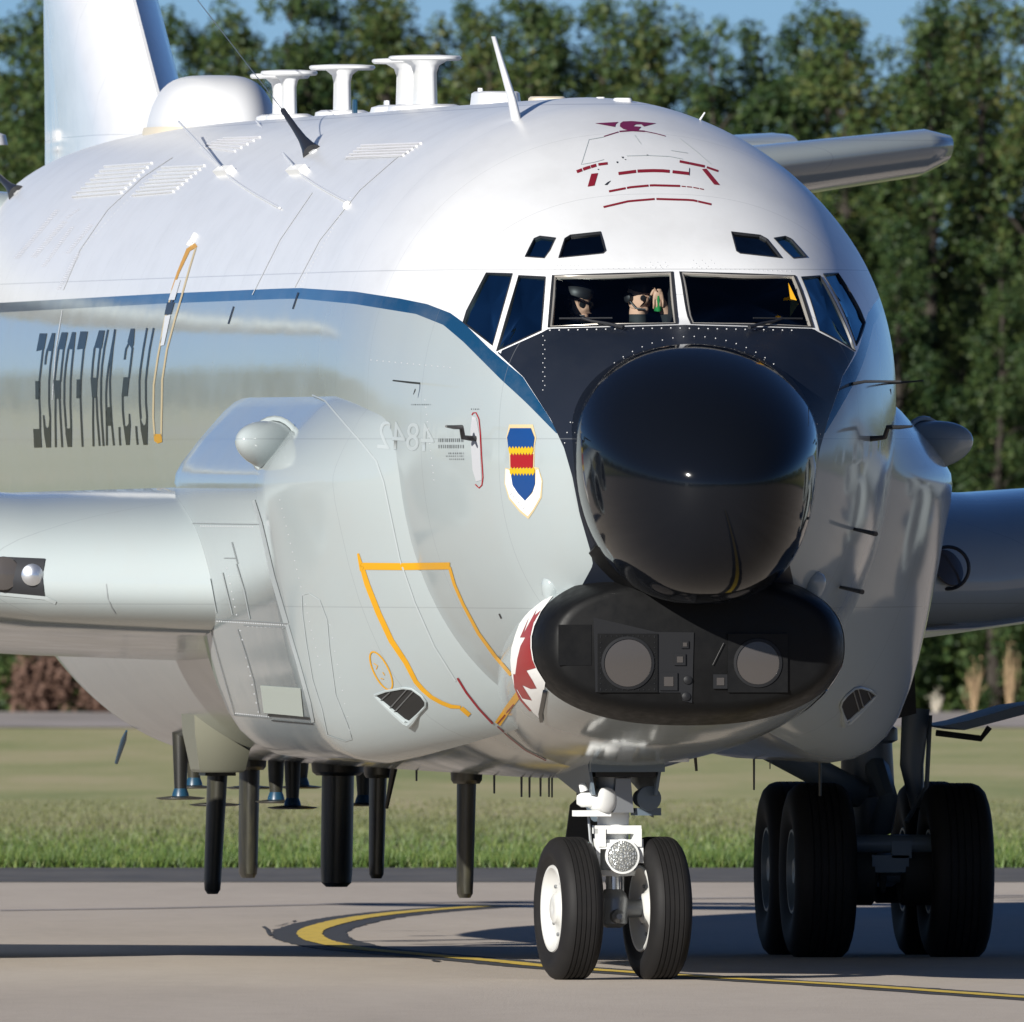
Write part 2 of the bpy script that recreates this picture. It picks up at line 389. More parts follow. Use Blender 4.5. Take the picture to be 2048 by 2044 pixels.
# ---- nose radome, chin radome, cheek fairings, wing, fin, tailplane
mb = MB(); rs = []
for k in range(41):
    a = k / 40 * math.pi / 2 * .995; d = math.sin(a); r = math.cos(a) ** .90; zc = 3.70 - .36 * d ** 1.15; ring = []
    for q in np.linspace(0, 2 * math.pi, 88, endpoint=False):
        c, s_ = math.cos(q), math.sin(q); e = 2.05 if s_ >= 0 else 2.45
        ring.append((.808 * r * math.copysign(abs(c) ** (2 / e), c), -4.24 - 1.55 * d, zc + (.575 if s_ >= 0 else 1.11) * r * math.copysign(abs(s_) ** (2 / e), s_)))
    rs.append(ring)
mb.rings([[(x * 1.004, -4.20, 3.45 + (z - 3.45) * 1.004) for x, y, z in rs[0]]] + rs)
radome = mb.build('nose_radome', M['radome'], plane, 60); RV = (list(mb.v), list(mb.f))
CHN = [(-4.26, .86, 1.90, 2.64, 2.6), (-4.25, .90, 1.88, 2.67, 2.6), (-4.21, .95, 1.84, 2.705, 2.5), (-4.12, 1.0, 1.80, 2.74, 2.4), (-3.98, 1.035, 1.765, 2.77, 2.35), (-3.74, 1.06, 1.715, 2.80, 2.3),
       (-3.4, 1.075, 1.66, 2.80, 2.25), (-3.05, 1.082, 1.61, 2.79, 2.2), (-2.5, 1.075, 1.56, 2.74, 2.2), (-1.8, 1.03, 1.515, 2.6, 2.2), (-1, .92, 1.47, 2.4, 2.2), (0, .74, 1.43, 2.1, 2.2), (1.2, .5, 1.38, 1.8, 2.2), (2.5, .2, 1.36, 1.5, 2.2)]
CA = np.array(CHN); CF = [pchip(CA[:, 0], CA[:, k]) for k in range(1, 5)]
def chin_rings(y0, y1, n=40):
    out = []
    for y in np.linspace(y0, y1, n):
        w, zb, zt, e = (float(f(y)) for f in CF); c = (zt + zb) / 2; b = (zt - zb) / 2
        out.append([(w * math.copysign(abs(math.cos(q)) ** (2 / e), math.cos(q)), y, c + b * math.copysign(abs(math.sin(q)) ** (2 / e), math.sin(q))) for q in np.linspace(0, 2 * math.pi, 96, endpoint=False)])
    return out
mb = MB(); mb.rings(chin_rings(-4.26, -3.86, 34), True, False); chin = mb.build('chin_radome', M['chin'], plane, 40)
CV = (list(mb.v), list(mb.f))
mb = MB(); mb.rings(chin_rings(-3.86, 2.5, 54), False, True); chinf = mb.build('chin_fairing', M['grey'], plane, 50); CV2 = (list(mb.v), list(mb.f))
# cheek fairings: cross-section measured on the far silhouette
CK = [(1.70, 3.98), (1.86, 3.93), (1.955, 3.857), (2.07, 3.74), (2.18, 3.625), (2.29, 3.49), (2.335, 3.41), (2.345, 3.34), (2.335, 3.22), (2.30, 3.06), (2.255, 2.80), (2.208, 2.556), (2.16, 2.34), (2.117, 2.15), (2.06, 1.96), (1.985, 1.77), (1.90, 1.635), (1.80, 1.543), (1.68, 1.485), (1.5, 1.455), (1.32, 1.49), (1.12, 1.57), (.95, 1.70)]
def ck_k(y):
    if y >= .75: return 1.0 if y < 6 else max(0.0, 1 - ((y - 6) / 2.0) ** 2.2) ** .6
    tt = min(1, (.75 - y) / 2.35); return max(0.0, 1 - tt ** 1.3) ** .93
def cheek(side):
    mb = MB(); rs = []
    yy = list(-1.6 + (np.linspace(0, 1, 34) ** 1.4) * 2.35) + [1.2, 2, 3, 4, 5, 6, 6.5, 7.0, 7.4, 7.7, 7.9, 8.0]
    for y in yy:
        k = ck_k(y); zb = float(fus(y)[1]); ring = []
        for x, z in CK:
            zz = z + (1 - k) * .35 * max(0, (2.6 - z) / 1.2) - (1 - k) * .18 * max(0, (z - 3.3) / .6)
            xs_ = float(half_x(y, max(zz, zb + .02))) - .05
            xx = xs_ + k * (x - xs_) if x > xs_ or y < .75 or y > 6 else x
            ring.append((side * xx, y, zz))
        ring += [(side * .3, y, ring[-1][2] + .1), (side * .6, y, 3.9)]
        rs.append(ring)
    mb.rings(rs); return mb
CKV = []
for side in (-1, 1):
    mb = cheek(side); mb.build('cheek_fairing', M['grey'], plane, 28); CKV.append((list(mb.v), list(mb.f)))
BV_R = BVHTree.FromPolygons(*RV); BV_C = BVHTree.FromPolygons(*CV); BV_C2 = BVHTree.FromPolygons(*CV2); BV_K = [BVHTree.FromPolygons(*q) for q in CKV]
BVS = [BV_F, BV_C, BV_C2] + BV_K
for side in (-1, 1):
    mb = MB(); c = Vector((side * 2.33, 1.02, 3.615)); ax = Vector((side * .55, -.78, .10)).normalized()
    mb.lathe([(.23 - .40 + .42 * math.sin(a) if a > 0 else -.25 + .02 * a, .165 * math.cos(a) if a > 0 else .175) for a in np.concatenate([[-10, -.01], np.linspace(0, math.pi / 2, 14)])], c, ax, 32, False, True)
    mb.build('cheek_blister', M['grey'], plane, 60)
    rb = MB(); rb.tube([c - ax * .21 + (ax.cross(Vector((0, 0, 1))).normalized() * math.cos(q) + Vector((0, 0, 1)) * math.sin(q)) * .19 for q in np.linspace(0, 2 * math.pi, 25)], .02, 6)
    rb.build('blister_collar', M['grey'], plane, 60)

def airfoil(n=22, up=1.0, lo=1.0):
    x = (1 - np.cos(np.linspace(0, math.pi, n))) / 2
    yt = 5 * (.2969 * np.sqrt(x) - .126 * x - .3516 * x ** 2 + .2843 * x ** 3 - .1036 * x ** 4)
    return [(a, b * up) for a, b in zip(x[::-1], yt[::-1])] + [(a, -b * min(1, lo + (.62 if lo < 1 else 0) * (1 - a) ** 7)) for a, b in zip(x[1:-1], yt[1:-1])]
AF0 = airfoil(); AFW = airfoil(44, 1.5, .36)
def wing_part(name, secs, side, m, vert=False, inc=0.0):
    """secs: span, LE y, chord, thickness ratio, z (or x when vertical)"""
    mb = MB(); rs = []; AF = AFW if name == 'wing' else AF0
    for sp, le, ch, tc, z in secs:
        if vert: rs.append([(b * ch * tc, le + a * ch, sp) for a, b in AF])
        else: rs.append([(side * sp, le + a * ch, z + b * ch * tc + (.42 - a) * ch * inc) for a, b in AF])
    mb.rings(rs); return mb.build(name, m, plane, 50)
WG = [(1.2, 4.3, 11.2, .103, 2.40), (2.4, 5.15, 10.4, .103, 2.42), (3.3, 5.85, 9.7, .103, 2.45), (6.5, 8.5, 7.6, .103, 2.82), (11, 12.1, 5.2, .10, 3.46), (19.6, 18.9, 2.6, .09, 4.6)]
for side in (-1, 1): wing_part('wing', WG, side, M['grey'], False, .05)
mb = MB(); rs = []
for sp, le in ((5.2, 27.2), (5.9, 28.8), (6.28, 29.75), (6.96, 31.4), (7.3, 32.1), (9.5, 33.6), (12.4, 35.4)):
    ch = 37.6 + max(0, sp - 6) * .12 - le; q = min(1, ch / 6)
    half = [(0, .012), (.10, .05), (.35, .125), (.8, .235), (1.25, .315), (1.9, .36), (ch * .55, .30), (ch * .8, .14), (ch, .015)]
    rs.append([(b * q, le + a * (q if a < 2 else 1), sp) for a, b in half] + [(-b * q, le + a * (q if a < 2 else 1), sp) for a, b in reversed(half)])
mb.rings(rs); mb.build('tail_fin', M['white'], plane, 21)
for side in (-1, 1):
    wing_part('tailplane', [(.4, 30.6, 4.9, .13, 5.08), (3.4, 33.1, 3.6, .14, 5.42), (6.5, 35.6, 2.3, .15, 5.80), (6.72, 36.0, 1.7, .12, 5.83)], side, M['grey'], False, .06)
    wing_part('elevator', [(1.0, 35.0, 1.5, .10, 5.60), (5.6, 37.3, 1.0, .12, 5.90), (5.72, 37.4, .8, .1, 5.905)], side, M['grey'], False, -.14)
# ------------------------------------------------------------------ paint and fittings laid on the real skin
def inside(p, poly):
    r = False; n = len(poly)
    for i in range(n):
        a, b = poly[i], poly[(i + 1) % n]
        if (a[1] > p[1]) != (b[1] > p[1]) and p[0] < (b[0] - a[0]) * (p[1] - a[1]) / (b[1] - a[1]) + a[0]: r = not r
    return r
def fill_px(poly, res):
    bd = dens(list(poly) + [poly[0]], res)[:-1]
    xs = [p[0] for p in bd]; ysx = [p[1] for p in bd]; pts = list(bd)
    x = min(xs) + res / 2
    while x < max(xs):
        y = min(ysx) + res / 2
        while y < max(ysx):
            if inside((x, y), bd) and min((x - a) ** 2 + (y - b) ** 2 for a, b in bd) > (res * .45) ** 2: pts.append((x, y))
            y += res
        x += res
    n = len(bd)
    r = geometry.delaunay_2d_cdt([Vector(p) for p in pts], [], [list(range(n))], 1, 1e-4)
    return [(v.x, v.y) for v in r[0]], [tuple(f) for f in r[2]]
def ribbon(pts, w, res=8):
    """pixel polyline of width w (or list) -> polygon outline"""
    ws = w if hasattr(w, '__len__') else [w] * len(pts); L = []; Rr = []
    for i, p in enumerate(pts):
        a = pts[max(i - 1, 0)]; b = pts[min(i + 1, len(pts) - 1)]; dx, dy = b[0] - a[0], b[1] - a[1]; l = math.hypot(dx, dy) or 1
        nx, ny = -dy / l * ws[i] / 2, dx / l * ws[i] / 2
        L.append((p[0] + nx, p[1] + ny)); Rr.append((p[0] - nx, p[1] - ny))
    return L + Rr[::-1]
def strip_px(pts, w, res=8):
    ws = list(w) if hasattr(w, '__len__') else [w] * len(pts)
    P = []; Wd = []
    for i in range(len(pts) - 1):
        k = max(1, int(math.hypot(pts[i + 1][0] - pts[i][0], pts[i + 1][1] - pts[i][1]) / res))
        for j in range(k):
            f = j / k; P.append((pts[i][0] + (pts[i + 1][0] - pts[i][0]) * f, pts[i][1] + (pts[i + 1][1] - pts[i][1]) * f)); Wd.append(ws[i] + (ws[i + 1] - ws[i]) * f)
    P.append(pts[-1]); Wd.append(ws[-1]); vs = []; fs = []
    for i, p in enumerate(P):
        a = P[max(i - 1, 0)]; b = P[min(i + 1, len(P) - 1)]; dx, dy = b[0] - a[0], b[1] - a[1]; l = math.hypot(dx, dy) or 1
        for s in (.5, 0, -.5): vs.append((p[0] - dy / l * Wd[i] * s, p[1] + dx / l * Wd[i] * s))
    for i in range(len(P) - 1):
        for j in (0, 1): fs.append((i * 3 + j, i * 3 + j + 1, i * 3 + j + 4, i * 3 + j + 3))
    return vs, fs
def lay(name, shapes, m, parent, off=.003, both=False, bvs=None, whole=False):
    if not whole and (len(shapes) > 1 or both):
        for sh in shapes:
            for sd in ((1, -1) if both else (1,)): lay1(name, [sh], m, parent, off, sd, bvs)
        return
    return lay1(name, shapes, m, parent, off, 1, bvs)
def lay1(name, shapes, m, parent, off, side, bvs):
    """shapes: list of (verts_px, faces); every vertex is put on the skin and lifted by off"""
    mb = MB()
    for vs, fs in shapes:
        P = []
        for p in vs:
            h = hit(p[0], p[1], bvs or BVS); P.append(None if h is None else h[0] + h[1] * off)
        if side < 0: P = [None if q is None else Vector((-q.x, q.y, q.z)) for q in P]
        keep = [f for f in fs if all(P[i] is not None for i in f)]
        mb.add([q if q is not None else (0, 0, 0) for q in P], keep)
    me = bpy.data.meshes.new(name); me.from_pydata(mb.v, [], mb.f)
    bm = bmesh.new(); bm.from_mesh(me); bmesh.ops.delete(bm, geom=[v for v in bm.verts if not v.link_faces], context='VERTS'); bm.to_mesh(me); bm.free()
    me.polygons.foreach_set('use_smooth', [True] * len(me.polygons))
    return link(name, me, parent, [m])
def poly(pts, res=8): return fill_px(pts, res)
def tr(ox, oy, k): return lambda pts: [(ox + x / k, oy + y / k) for x, y in pts]
FA = [BV_F]

# ---- cockpit glazing: seal ring, bare-metal frame line and recessed pane for every opening
for key, side, P, N, na in win_loops:
    k = len(P); c = sum(P, Vector()) / k
    nmw = 'windshield_pane' if key == 'windshield' else ('eyebrow_pane' if 'brow' in key else 'side_window_pane')
    mb = MB(); q = [p - n * .010 for p, n in zip(P, N)]
    cc = c - na * .010
    R1 = [cc + (p - cc) * .5 for p in q]
    mb.rings([q, R1], False, False); mb.add(R1 + [cc - na * 0], [(i, (i + 1) % k, k) for i in range(k)])
    o = mb.build(nmw, M['glass'] if key in ('windshield', 'brow_a') else M['bluegl'], fuse, 60)
    fb = MB()
    kf = 1.0 if key == 'windshield' else .55
    def off(dout, dn):
        dout *= kf
        return [p + ((p - c) - na * (p - c).dot(na)).normalized() * dout + n * dn for p, n in zip(P, N)]
    fb.rings([off(.008, .001), off(.007, .006), off(-.012, .005), off(-.013, -.02)], False, False)
    fb.build('window_frame', M['seal'], fuse, 30)
    if key == 'windshield':
        fb = MB(); fb.rings([off(-.012, .004), off(-.015, .007), off(-.024, .004), off(-.024, -.02)], False, False); fb.build('window_frame', M['frame'], fuse, 30)
# screws and rivets round the windshield
rv = MB()
def rivet(px, py, r=.006):
    h = hit(px, py, FA)
    if h: rv.lathe([(-.002, r), (.003, r * .8), (.0045, .0005)], h[0], h[1], 6, False, True)
for i in range(27):
    x = 1100 + i * 18.6; rivet(x, 659 + .6 * abs(i - 13) * .6 - 3)
tag(rv.build('rivet', M['pale'], fuse), kind='stuff'); rv = MB()
for i in range(13): rivet(1086 + (i % 2) * 4, 672 + i * 9, .004)
for k in range(34):
    a = math.pi * (.06 + k * .026); rivet(1387 - 262 * math.cos(a), 935 - 262 * math.sin(a) * 1.0, .0045)
tag(rv.build('rivet', M['pale'], fuse), kind='stuff'); rv = MB()
for i in range(22): rivet(1110 + i * 10.6, 541 - i * .32, .0042); rivet(1384 + i * 9.4, 536 + i * .3, .0042)
for i in range(8): rivet(1106 + i * 8.5, 531, .0042); rivet(1300 + i * 5, 525 + (i % 3) * 6, .004); rivet(1386 + i * 6, 521 + (i % 3) * 6, .004)
tag(rv.build('rivet', M['softgrey'], fuse), kind='stuff')
# windshield wipers
for side, pts in ((1, [(1166, 643), (1184, 650), (1215, 655), (1248, 663)]), (-1, None)):
    wb = MB(); hs = [hit(*p, FA) for p in [(1166, 643), (1184, 650), (1215, 655), (1248, 663)]]
    pp = [Vector((h[0].x * side, h[0].y, h[0].z)) + Vector((h[1].x * side, h[1].y, h[1].z)) * .03 for h in hs]
    wb.tube(pp, [.010, .009, .010, .014], 8); b0 = hs[0]; b1 = hit(1120, 641, FA); b2 = hit(1225, 641, FA)
    wb.tube([Vector((h[0].x * side, h[0].y, h[0].z)) + Vector((h[1].x * side, h[1].y, h[1].z)) * .02 for h in (b1, b2)], .006, 6)
    wb.build('windshield_wiper', M['seal'], plane)

# ---- lettering along the fuselage side (mirrored, as in the photograph)
T = tr(0, 640, 5.682)
LET = {
 'E': ([[(455, 152), (538, 152), (505, 330), (417, 355)], [(405, 693), (457, 693), (459, 900), (407, 900)], [(382, 1237), (468, 1237), (478, 1448), (392, 1450)]], [[(492, 330), (470, 520), (451, 690), (449, 905), (458, 1060), (460, 1240)]]),
 'C': ([[(572, 220), (595, 148), (632, 148), (612, 320), (590, 352), (552, 352), (537, 330)], [(490, 1080), (505, 1082), (520, 1205), (540, 1235), (558, 1205), (568, 1080), (582, 1080), (580, 1448), (530, 1448), (505, 1300)]], [[(543, 330), (525, 420), (516, 506)], [(600, 330), (575, 520), (562, 690), (561, 930), (572, 1100)]]),
 'R': ([[(705, 140), (775, 140), (737, 335), (655, 330)], [(608, 685), (693, 685), (693, 895), (655, 892), (628, 895)]], [[(668, 325), (640, 520), (622, 690)], [(727, 330), (706, 520), (690, 700)], [(634, 880), (632, 1100), (637, 1445)], [(680, 885), (690, 1100), (710, 1445)]]),
 'O': ([[(822, 138), (865, 138), (846, 335), (770, 328), (797, 240)], [(745, 1200), (765, 1232), (795, 1232), (808, 1200), (820, 1225), (818, 1442), (772, 1442), (748, 1290)]], [[(780, 325), (750, 520), (735, 700), (733, 930), (752, 1215)], [(838, 330), (818, 520), (806, 690), (803, 960), (811, 1220)]]),
 'F': ([[(918, 130), (1002, 130), (968, 322), (878, 335)], [(875, 675), (922, 675), (920, 888), (872, 888)]], [[(955, 322), (935, 520), (921, 680), (917, 880), (925, 1100), (941, 1440)]]),
 'R2': ([[(1130, 118), (1195, 118), (1160, 322), (1072, 315), (1095, 240)], [(1033, 655), (1113, 655), (1103, 880), (1050, 880)]], [[(1078, 315), (1058, 480), (1046, 660)], [(1142, 320), (1123, 480), (1108, 660)], [(1062, 875), (1060, 1150), (1065, 1435)], [(1098, 870), (1108, 1100), (1135, 1430)]]),
 'I': ([], [[(1231, 110), (1190, 310), (1162, 520), (1152, 690), (1150, 930), (1160, 1150), (1180, 1430)]]),
 'A': ([[(1210, 990), (1266, 990), (1270, 1200), (1212, 1200)]], [[(1312, 105), (1276, 310), (1238, 520), (1216, 690), (1208, 850), (1214, 1100), (1218, 1425)], [(1312, 105), (1284, 310), (1264, 520), (1252, 690), (1257, 900), (1270, 1150), (1297, 1425)]]),
 'dot': ([], [[(1360, 1215), (1362, 1320), (1370, 1425)]]),
 'S': ([[(1490, 98), (1535, 98), (1522, 280), (1500, 330), (1480, 290), (1452, 255)], [(1408, 650), (1475, 650), (1452, 865), (1385, 865)], [(1404, 1180), (1440, 1212), (1465, 1180), (1466, 1065), (1480, 1065), (1488, 1190), (1475, 1420), (1437, 1420)]], [[(1465, 270), (1435, 330), (1418, 450)], [(1510, 310), (1490, 480), (1468, 660)], [(1396, 855), (1398, 1020), (1412, 1190)]]),
 'dot2': ([], [[(1550, 1205), (1557, 1320), (1567, 1418)]]),
 'U': ([[(1590, 1070), (1612, 1160), (1638, 1205), (1658, 1180), (1666, 1085), (1683, 1085), (1678, 1418), (1634, 1418), (1604, 1250)]], [[(1674, 90), (1632, 330), (1600, 550), (1588, 690), (1590, 930), (1602, 1120)], [(1750, 90), (1704, 330), (1674, 550), (1660, 690), (1661, 930), (1674, 1100)]])}
for nm_, (pl, st) in LET.items():
    lay('fuselage_letter', [poly(T(q), 7) for q in pl] + [strip_px(T(q), 3.4, 7) for q in st], M['blackpaint'], fuse, .0035, bvs=FA, whole=True)
# ---- "4842" in pale mirrored figures
def text_px(s, cx, cy, h, mirror, rot=0.0, sx=1.0):
    cu = bpy.data.curves.new('t', 'FONT'); cu.body = s; cu.align_x = 'CENTER'; cu.align_y = 'CENTER'; cu.resolution_u = 3
    o = bpy.data.objects.new('t', cu); COL.objects.link(o); dg = bpy.context.evaluated_depsgraph_get(); dg.update()
    me = bpy.data.meshes.new_from_object(o.evaluated_get(dg)); k = h / .7; vs = []
    for v in me.vertices:
        x, y = v.co.x * k * sx * (-1 if mirror else 1), -v.co.y * k
        vs.append((cx + x * math.cos(rot) - y * math.sin(rot), cy + x * math.sin(rot) + y * math.cos(rot)))
    fs = [tuple(p.vertices) for p in me.polygons]; bpy.data.objects.remove(o); bpy.data.meshes.remove(me); bpy.data.curves.remove(cu)
    return vs, fs
lay('serial_number', [text_px('4842', 812, 876, 56, True, .06, .72)], M['ltgrey'], fuse, .003)
sten = MB(); rnd = random.Random(3); dash = []
for y, x0, x1, h in ((877, 878, 927, 7), (889.5, 878, 927, 7), (905, 898, 928, 3.2), (911, 893, 928, 2.4), (917, 900, 928, 2.6), (808, 824, 862, 2.4), (817, 943, 958, 2.5)):
    x = x0
    while x < x1:
        w_ = rnd.uniform(1.2, 3.2); dash.append(([(x, y), (x + w_ * .45, y), (x + w_ * .45, y + h), (x, y + h)], [(0, 1, 2, 3)])); x += w_ + rnd.uniform(.8, 2.2)
tag(lay('stencil_text', dash, M['seal'], fuse, .003, whole=True), kind='stuff')
T1 = tr(0, 0, 2.754); dash = []
for (xa, ya), (xb, yb), h in (((80, 1420), (300, 1160), 26), ((170, 1415), (345, 1215), 30), ((230, 1465), (385, 1255), 20), ((365, 1390), (495, 1235), 22), ((315, 1590), (425, 1395), 20), ((360, 1200), (430, 1150), 14)):
    L = math.hypot(xb - xa, yb - ya); s = 0; ux, uy = (xb - xa) / L, (yb - ya) / L
    while s < L:
        w_ = rnd.uniform(5, 11); q = [(xa + ux * s, ya + uy * s), (xa + ux * (s + w_ * .5), ya + uy * (s + w_ * .5))]
        dash.append((T1([q[0], q[1], (q[1][0] + h, q[1][1] + 2), (q[0][0] + h, q[0][1] + 2)]), [(0, 1, 2, 3)])); s += w_ + rnd.uniform(2, 6)
tag(lay('stencil_text', dash, M['marking'], fuse, .003, bvs=FA, whole=True), kind='stuff')
# ---- escape-hatch outline
lay('hatch_outline', [strip_px([(393, 490), (377, 500), (357, 545), (345, 580)], [9, 8, 5, 4]), poly([(308, 868), (324, 868), (325, 884), (316, 887), (309, 882)], 6)], M['yellow'], fuse, .003, bvs=FA)
lay('hatch_outline', [strip_px([(345, 580), (330, 640), (316, 715), (308, 770), (307, 835), (310, 872)], 3.4), strip_px([(392, 496), (380, 535), (364, 592), (350, 640), (334, 700), (325, 760), (323, 872)], 3.4)], M['paleyellow'], fuse, .003, bvs=FA)
lay('hatch_plate', [poly([(335, 605), (350, 605), (343, 628.5), (329.5, 630)], 6)], M['blackpaint'], fuse, .004, bvs=FA)
lay('hatch_plate', [poly([(331, 632), (342, 630), (329, 690), (322, 692)], 6), poly([(338, 600), (350, 600), (362, 560), (352, 560)], 6)], M['pale'], fuse, .004, bvs=FA)
for pts in ([(468, 613), (457, 648)], [(358, 568), (345, 605)], [(333, 650), (322, 686)], [(597, 585), (586, 618)]): lay('skin_slot', [strip_px(pts, 3, 6)], M['seal'], fuse, .003, bvs=FA)
# ---- worn red receptacle markings on the crown
T6 = tr(1130, 220, 5.52)
lay('receptacle_marking', [poly(T6(q), 4) for q in ([(330, 150), (590, 136), (560, 160), (552, 190)], [(640, 130), (740, 126), (1005, 150), (870, 185), (840, 160), (780, 162), (752, 182), (840, 190), (800, 235), (700, 228), (640, 212), (605, 185), (610, 150)])] +
    [strip_px(T6([(430, 295), (590, 245)]), 1.8), strip_px(T6([(600, 240), (740, 230), (880, 238)]), 2.6), strip_px(T6([(880, 238), (1000, 262), (1110, 292)]), 1.4)], M['magenta'], fuse, .003, bvs=FA)
def worn(a, b, w, gaps):
    out = []; s0 = 0
    def at(pts, f):
        n = len(pts) - 1; i = min(int(f * n), n - 1); g = f * n - i; return (pts[i][0] + (pts[i + 1][0] - pts[i][0]) * g, pts[i][1] + (pts[i + 1][1] - pts[i][1]) * g)
    for g0, g1 in gaps + [(1, 1)]:
        if g0 > s0: out.append(strip_px(T6([at(a, s0 + (g0 - s0) * k / 6) for k in range(7)]), w * b))
        s0 = g1
    return out
lay('receptacle_marking', worn([(130, 685), (235, 645), (345, 612)], 1, 6, [(.28, .33), (.7, .73)]) + worn([(368, 605), (470, 592)], 1, 5, []) + worn([(590, 705), (800, 678), (960, 672), (1100, 675), (1370, 705)], 1, 6, [(.23, .25), (.8, .83)]) +
    worn([(1265, 570), (1400, 597), (1540, 626)], 1, 4.8, [(.4, .42)]) + worn([(1565, 635), (1690, 678)], 1, 4, []) + worn([(485, 902), (730, 855), (960, 834), (1270, 842)], 1, 4, [(.25, .27), (.61, .63)]) +
    worn([(1285, 845), (1400, 855), (1530, 880)], 1, 1.8, [(.2, .26), (.5, .56), (.8, .84)]) + worn([(425, 1075), (700, 1010), (1000, 985), (1400, 997), (1615, 1045)], 1, 3.8, [(.49, .505), (.82, .83)]) +
    [poly(T6(q), 4) for q in ([(250, 850), (290, 708), (365, 700), (325, 838)], [(1510, 656), (1560, 652), (1710, 832), (1645, 825)])], M['darkred'], fuse, .003, bvs=FA)
lay('panel_joint', [strip_px(T6(q), 1.1) for q in ([(265, 330), (180, 605), (320, 580), (430, 550)], [(680, 510), (900, 505), (1150, 515), (1300, 545)], [(1270, 320), (1450, 460), (1610, 600)], [(430, 300), (265, 330)], [(770, 280), (840, 380)], [(1170, 450), (1355, 478)])], M['ltgrey'], fuse, .0025, bvs=FA)
lay('receptacle_marking', [poly(T6(q), 4) for q in ([(620, 520), (650, 520), (640, 540)], [(568, 572), (588, 572), (585, 590), (570, 588)], [(655, 545), (680, 550), (665, 556)], [(435, 830), (470, 800), (508, 782), (465, 832)], [(900, 495), (925, 500), (905, 506)], [(355, 655), (378, 655), (370, 668)], [(1370, 640), (1378, 650), (1374, 728), (1366, 720)])], M['seal'], fuse, .003, bvs=FA)

# ---- wing emblem
T7 = tr(860, 780, 6.886)
def zig(x0, x1, y, a, n, top):
    out = []; st = (x1 - x0) / n
    for i in range(n): out += [(x0 + st * i, y + (a if top else -a)), (x0 + st * (i + .5), y - (a if top else -a))]
    return out
emb = empty('crest'); emb.parent = fuse
def crest(shapes, m, off): lay('crest_field', [poly(T7(q), 5) for q in shapes], m, fuse, off)
bpy.data.objects.remove(emb)
crest([[(1095, 475), (1420, 475), (1468, 655), (1447, 770), (1440, 1060), (1500, 1072), (1556, 1250), (1542, 1480), (1440, 1660), (1360, 1775), (1240, 1680), (1090, 1500), (1030, 1290), (1042, 1072), (1105, 1085), (1090, 790), (1055, 655)]], M['paleyellow'], .003)
crest([[(1052, 1090), (1105, 1105), (1150, 1290), (1225, 1420), (1320, 1520), (1420, 1420), (1462, 1290), (1470, 1110), (1497, 1092), (1543, 1258), (1523, 1470), (1428, 1640), (1355, 1735), (1250, 1648), (1107, 1478), (1048, 1290)]], M['purewhite'], .005)
crest([[(1115, 525), (1400, 525), (1450, 655), (1432, 800), (1092, 800), (1072, 655)], [(1122, 1140), (1455, 1140), (1457, 1290), (1420, 1400), (1320, 1525), (1222, 1420), (1148, 1310)]], M['blue'], .007)
crest([[(1115, 880), (1432, 880), (1426, 1075), (1120, 1075)]], M['red'], .007)
crest([[(1092, 808)] + [p for i in range(8) for p in ((1092 + i * 43, 808), (1113 + i * 43, 772))] + [(1436, 808), (1432, 850)] + [p for i in range(8) for p in ((1425 - i * 40, 860), (1405 - i * 40, 900))] + [(1105, 860)],
       [(1110, 1090)] + [p for i in range(8) for p in ((1112 + i * 43, 1095), (1133 + i * 43, 1058))] + [(1455, 1095), (1455, 1130)] + [p for i in range(8) for p in ((1450 - i * 42, 1140), (1430 - i * 42, 1180))] + [(1112, 1140)]], M['brightyellow'], .009)
dash = []
for i in range(13):
    f = i / 12
    if f < .5: g = f / .5; x, y = 1125 + 210 * g, 1430 + 235 * g; a = .85
    else: g = (f - .5) / .5; x, y = 1370 + 130 * g, 1640 - 260 * g; a = -1.0
    h = rnd.uniform(26, 46); cs, sn_ = math.cos(a), math.sin(a)
    q = [(-7, -h / 2), (5, -h / 2), (9, h / 2), (-3, h / 2)]; dash.append((T7([(x + u * cs - v * sn_, y + u * sn_ + v * cs) for u, v in q]), [(0, 1, 2, 3)]))
tag(lay('crest_lettering', dash, M['softgrey'], fuse, .007, whole=True), kind='stuff')
# ---- static-port plate: worn grey patch half ringed in red
lay('sensor_plate', [poly(T7([(585, 360), (640, 380), (690, 640), (700, 950), (715, 1240), (640, 1260), (590, 1100), (570, 800), (562, 560)]), 6)], M['softgrey'], fuse, .003)
lay('sensor_plate_outline', [strip_px(T7([(582, 345), (600, 315), (640, 312), (680, 400), (700, 600), (715, 900), (735, 1200), (720, 1310), (680, 1350), (630, 1298)]), 2.2, 5)], M['red'], fuse, .004)
# ---- yellow hazard outline over cheek and hull, red service lines
T5 = tr(600, 700, 2.754); T8 = tr(720, 1350, 4.83)
KB = BVS
lay('hazard_outline', [strip_px(T5([(322, 1120), (333, 1165), (345, 1215)]), [4, 7, 9]), strip_px(T5([(330, 1190), (560, 1192), (828, 1188)]), 14), strip_px(T5([(345, 1200), (372, 1290), (435, 1450), (505, 1600), (585, 1720)]) + T8([(540, 60), (610, 140), (690, 210), (790, 265), (880, 300), (975, 308)]), [9, 11, 11, 11, 10, 9, 9, 8, 8, 8, 6]), strip_px(T5([(825, 1195), (852, 1290), (900, 1400), (985, 1560), (1080, 1690), (1165, 1790)]), [6, 6, 6, 6.5, 7, 7]),
    strip_px(T8([(1540, 175), (1440, 310), (1330, 470)]), [13, 13, 13]), strip_px(T8([(980, 315), (1060, 385)]), 9)], M['yellow'], plane, .004)
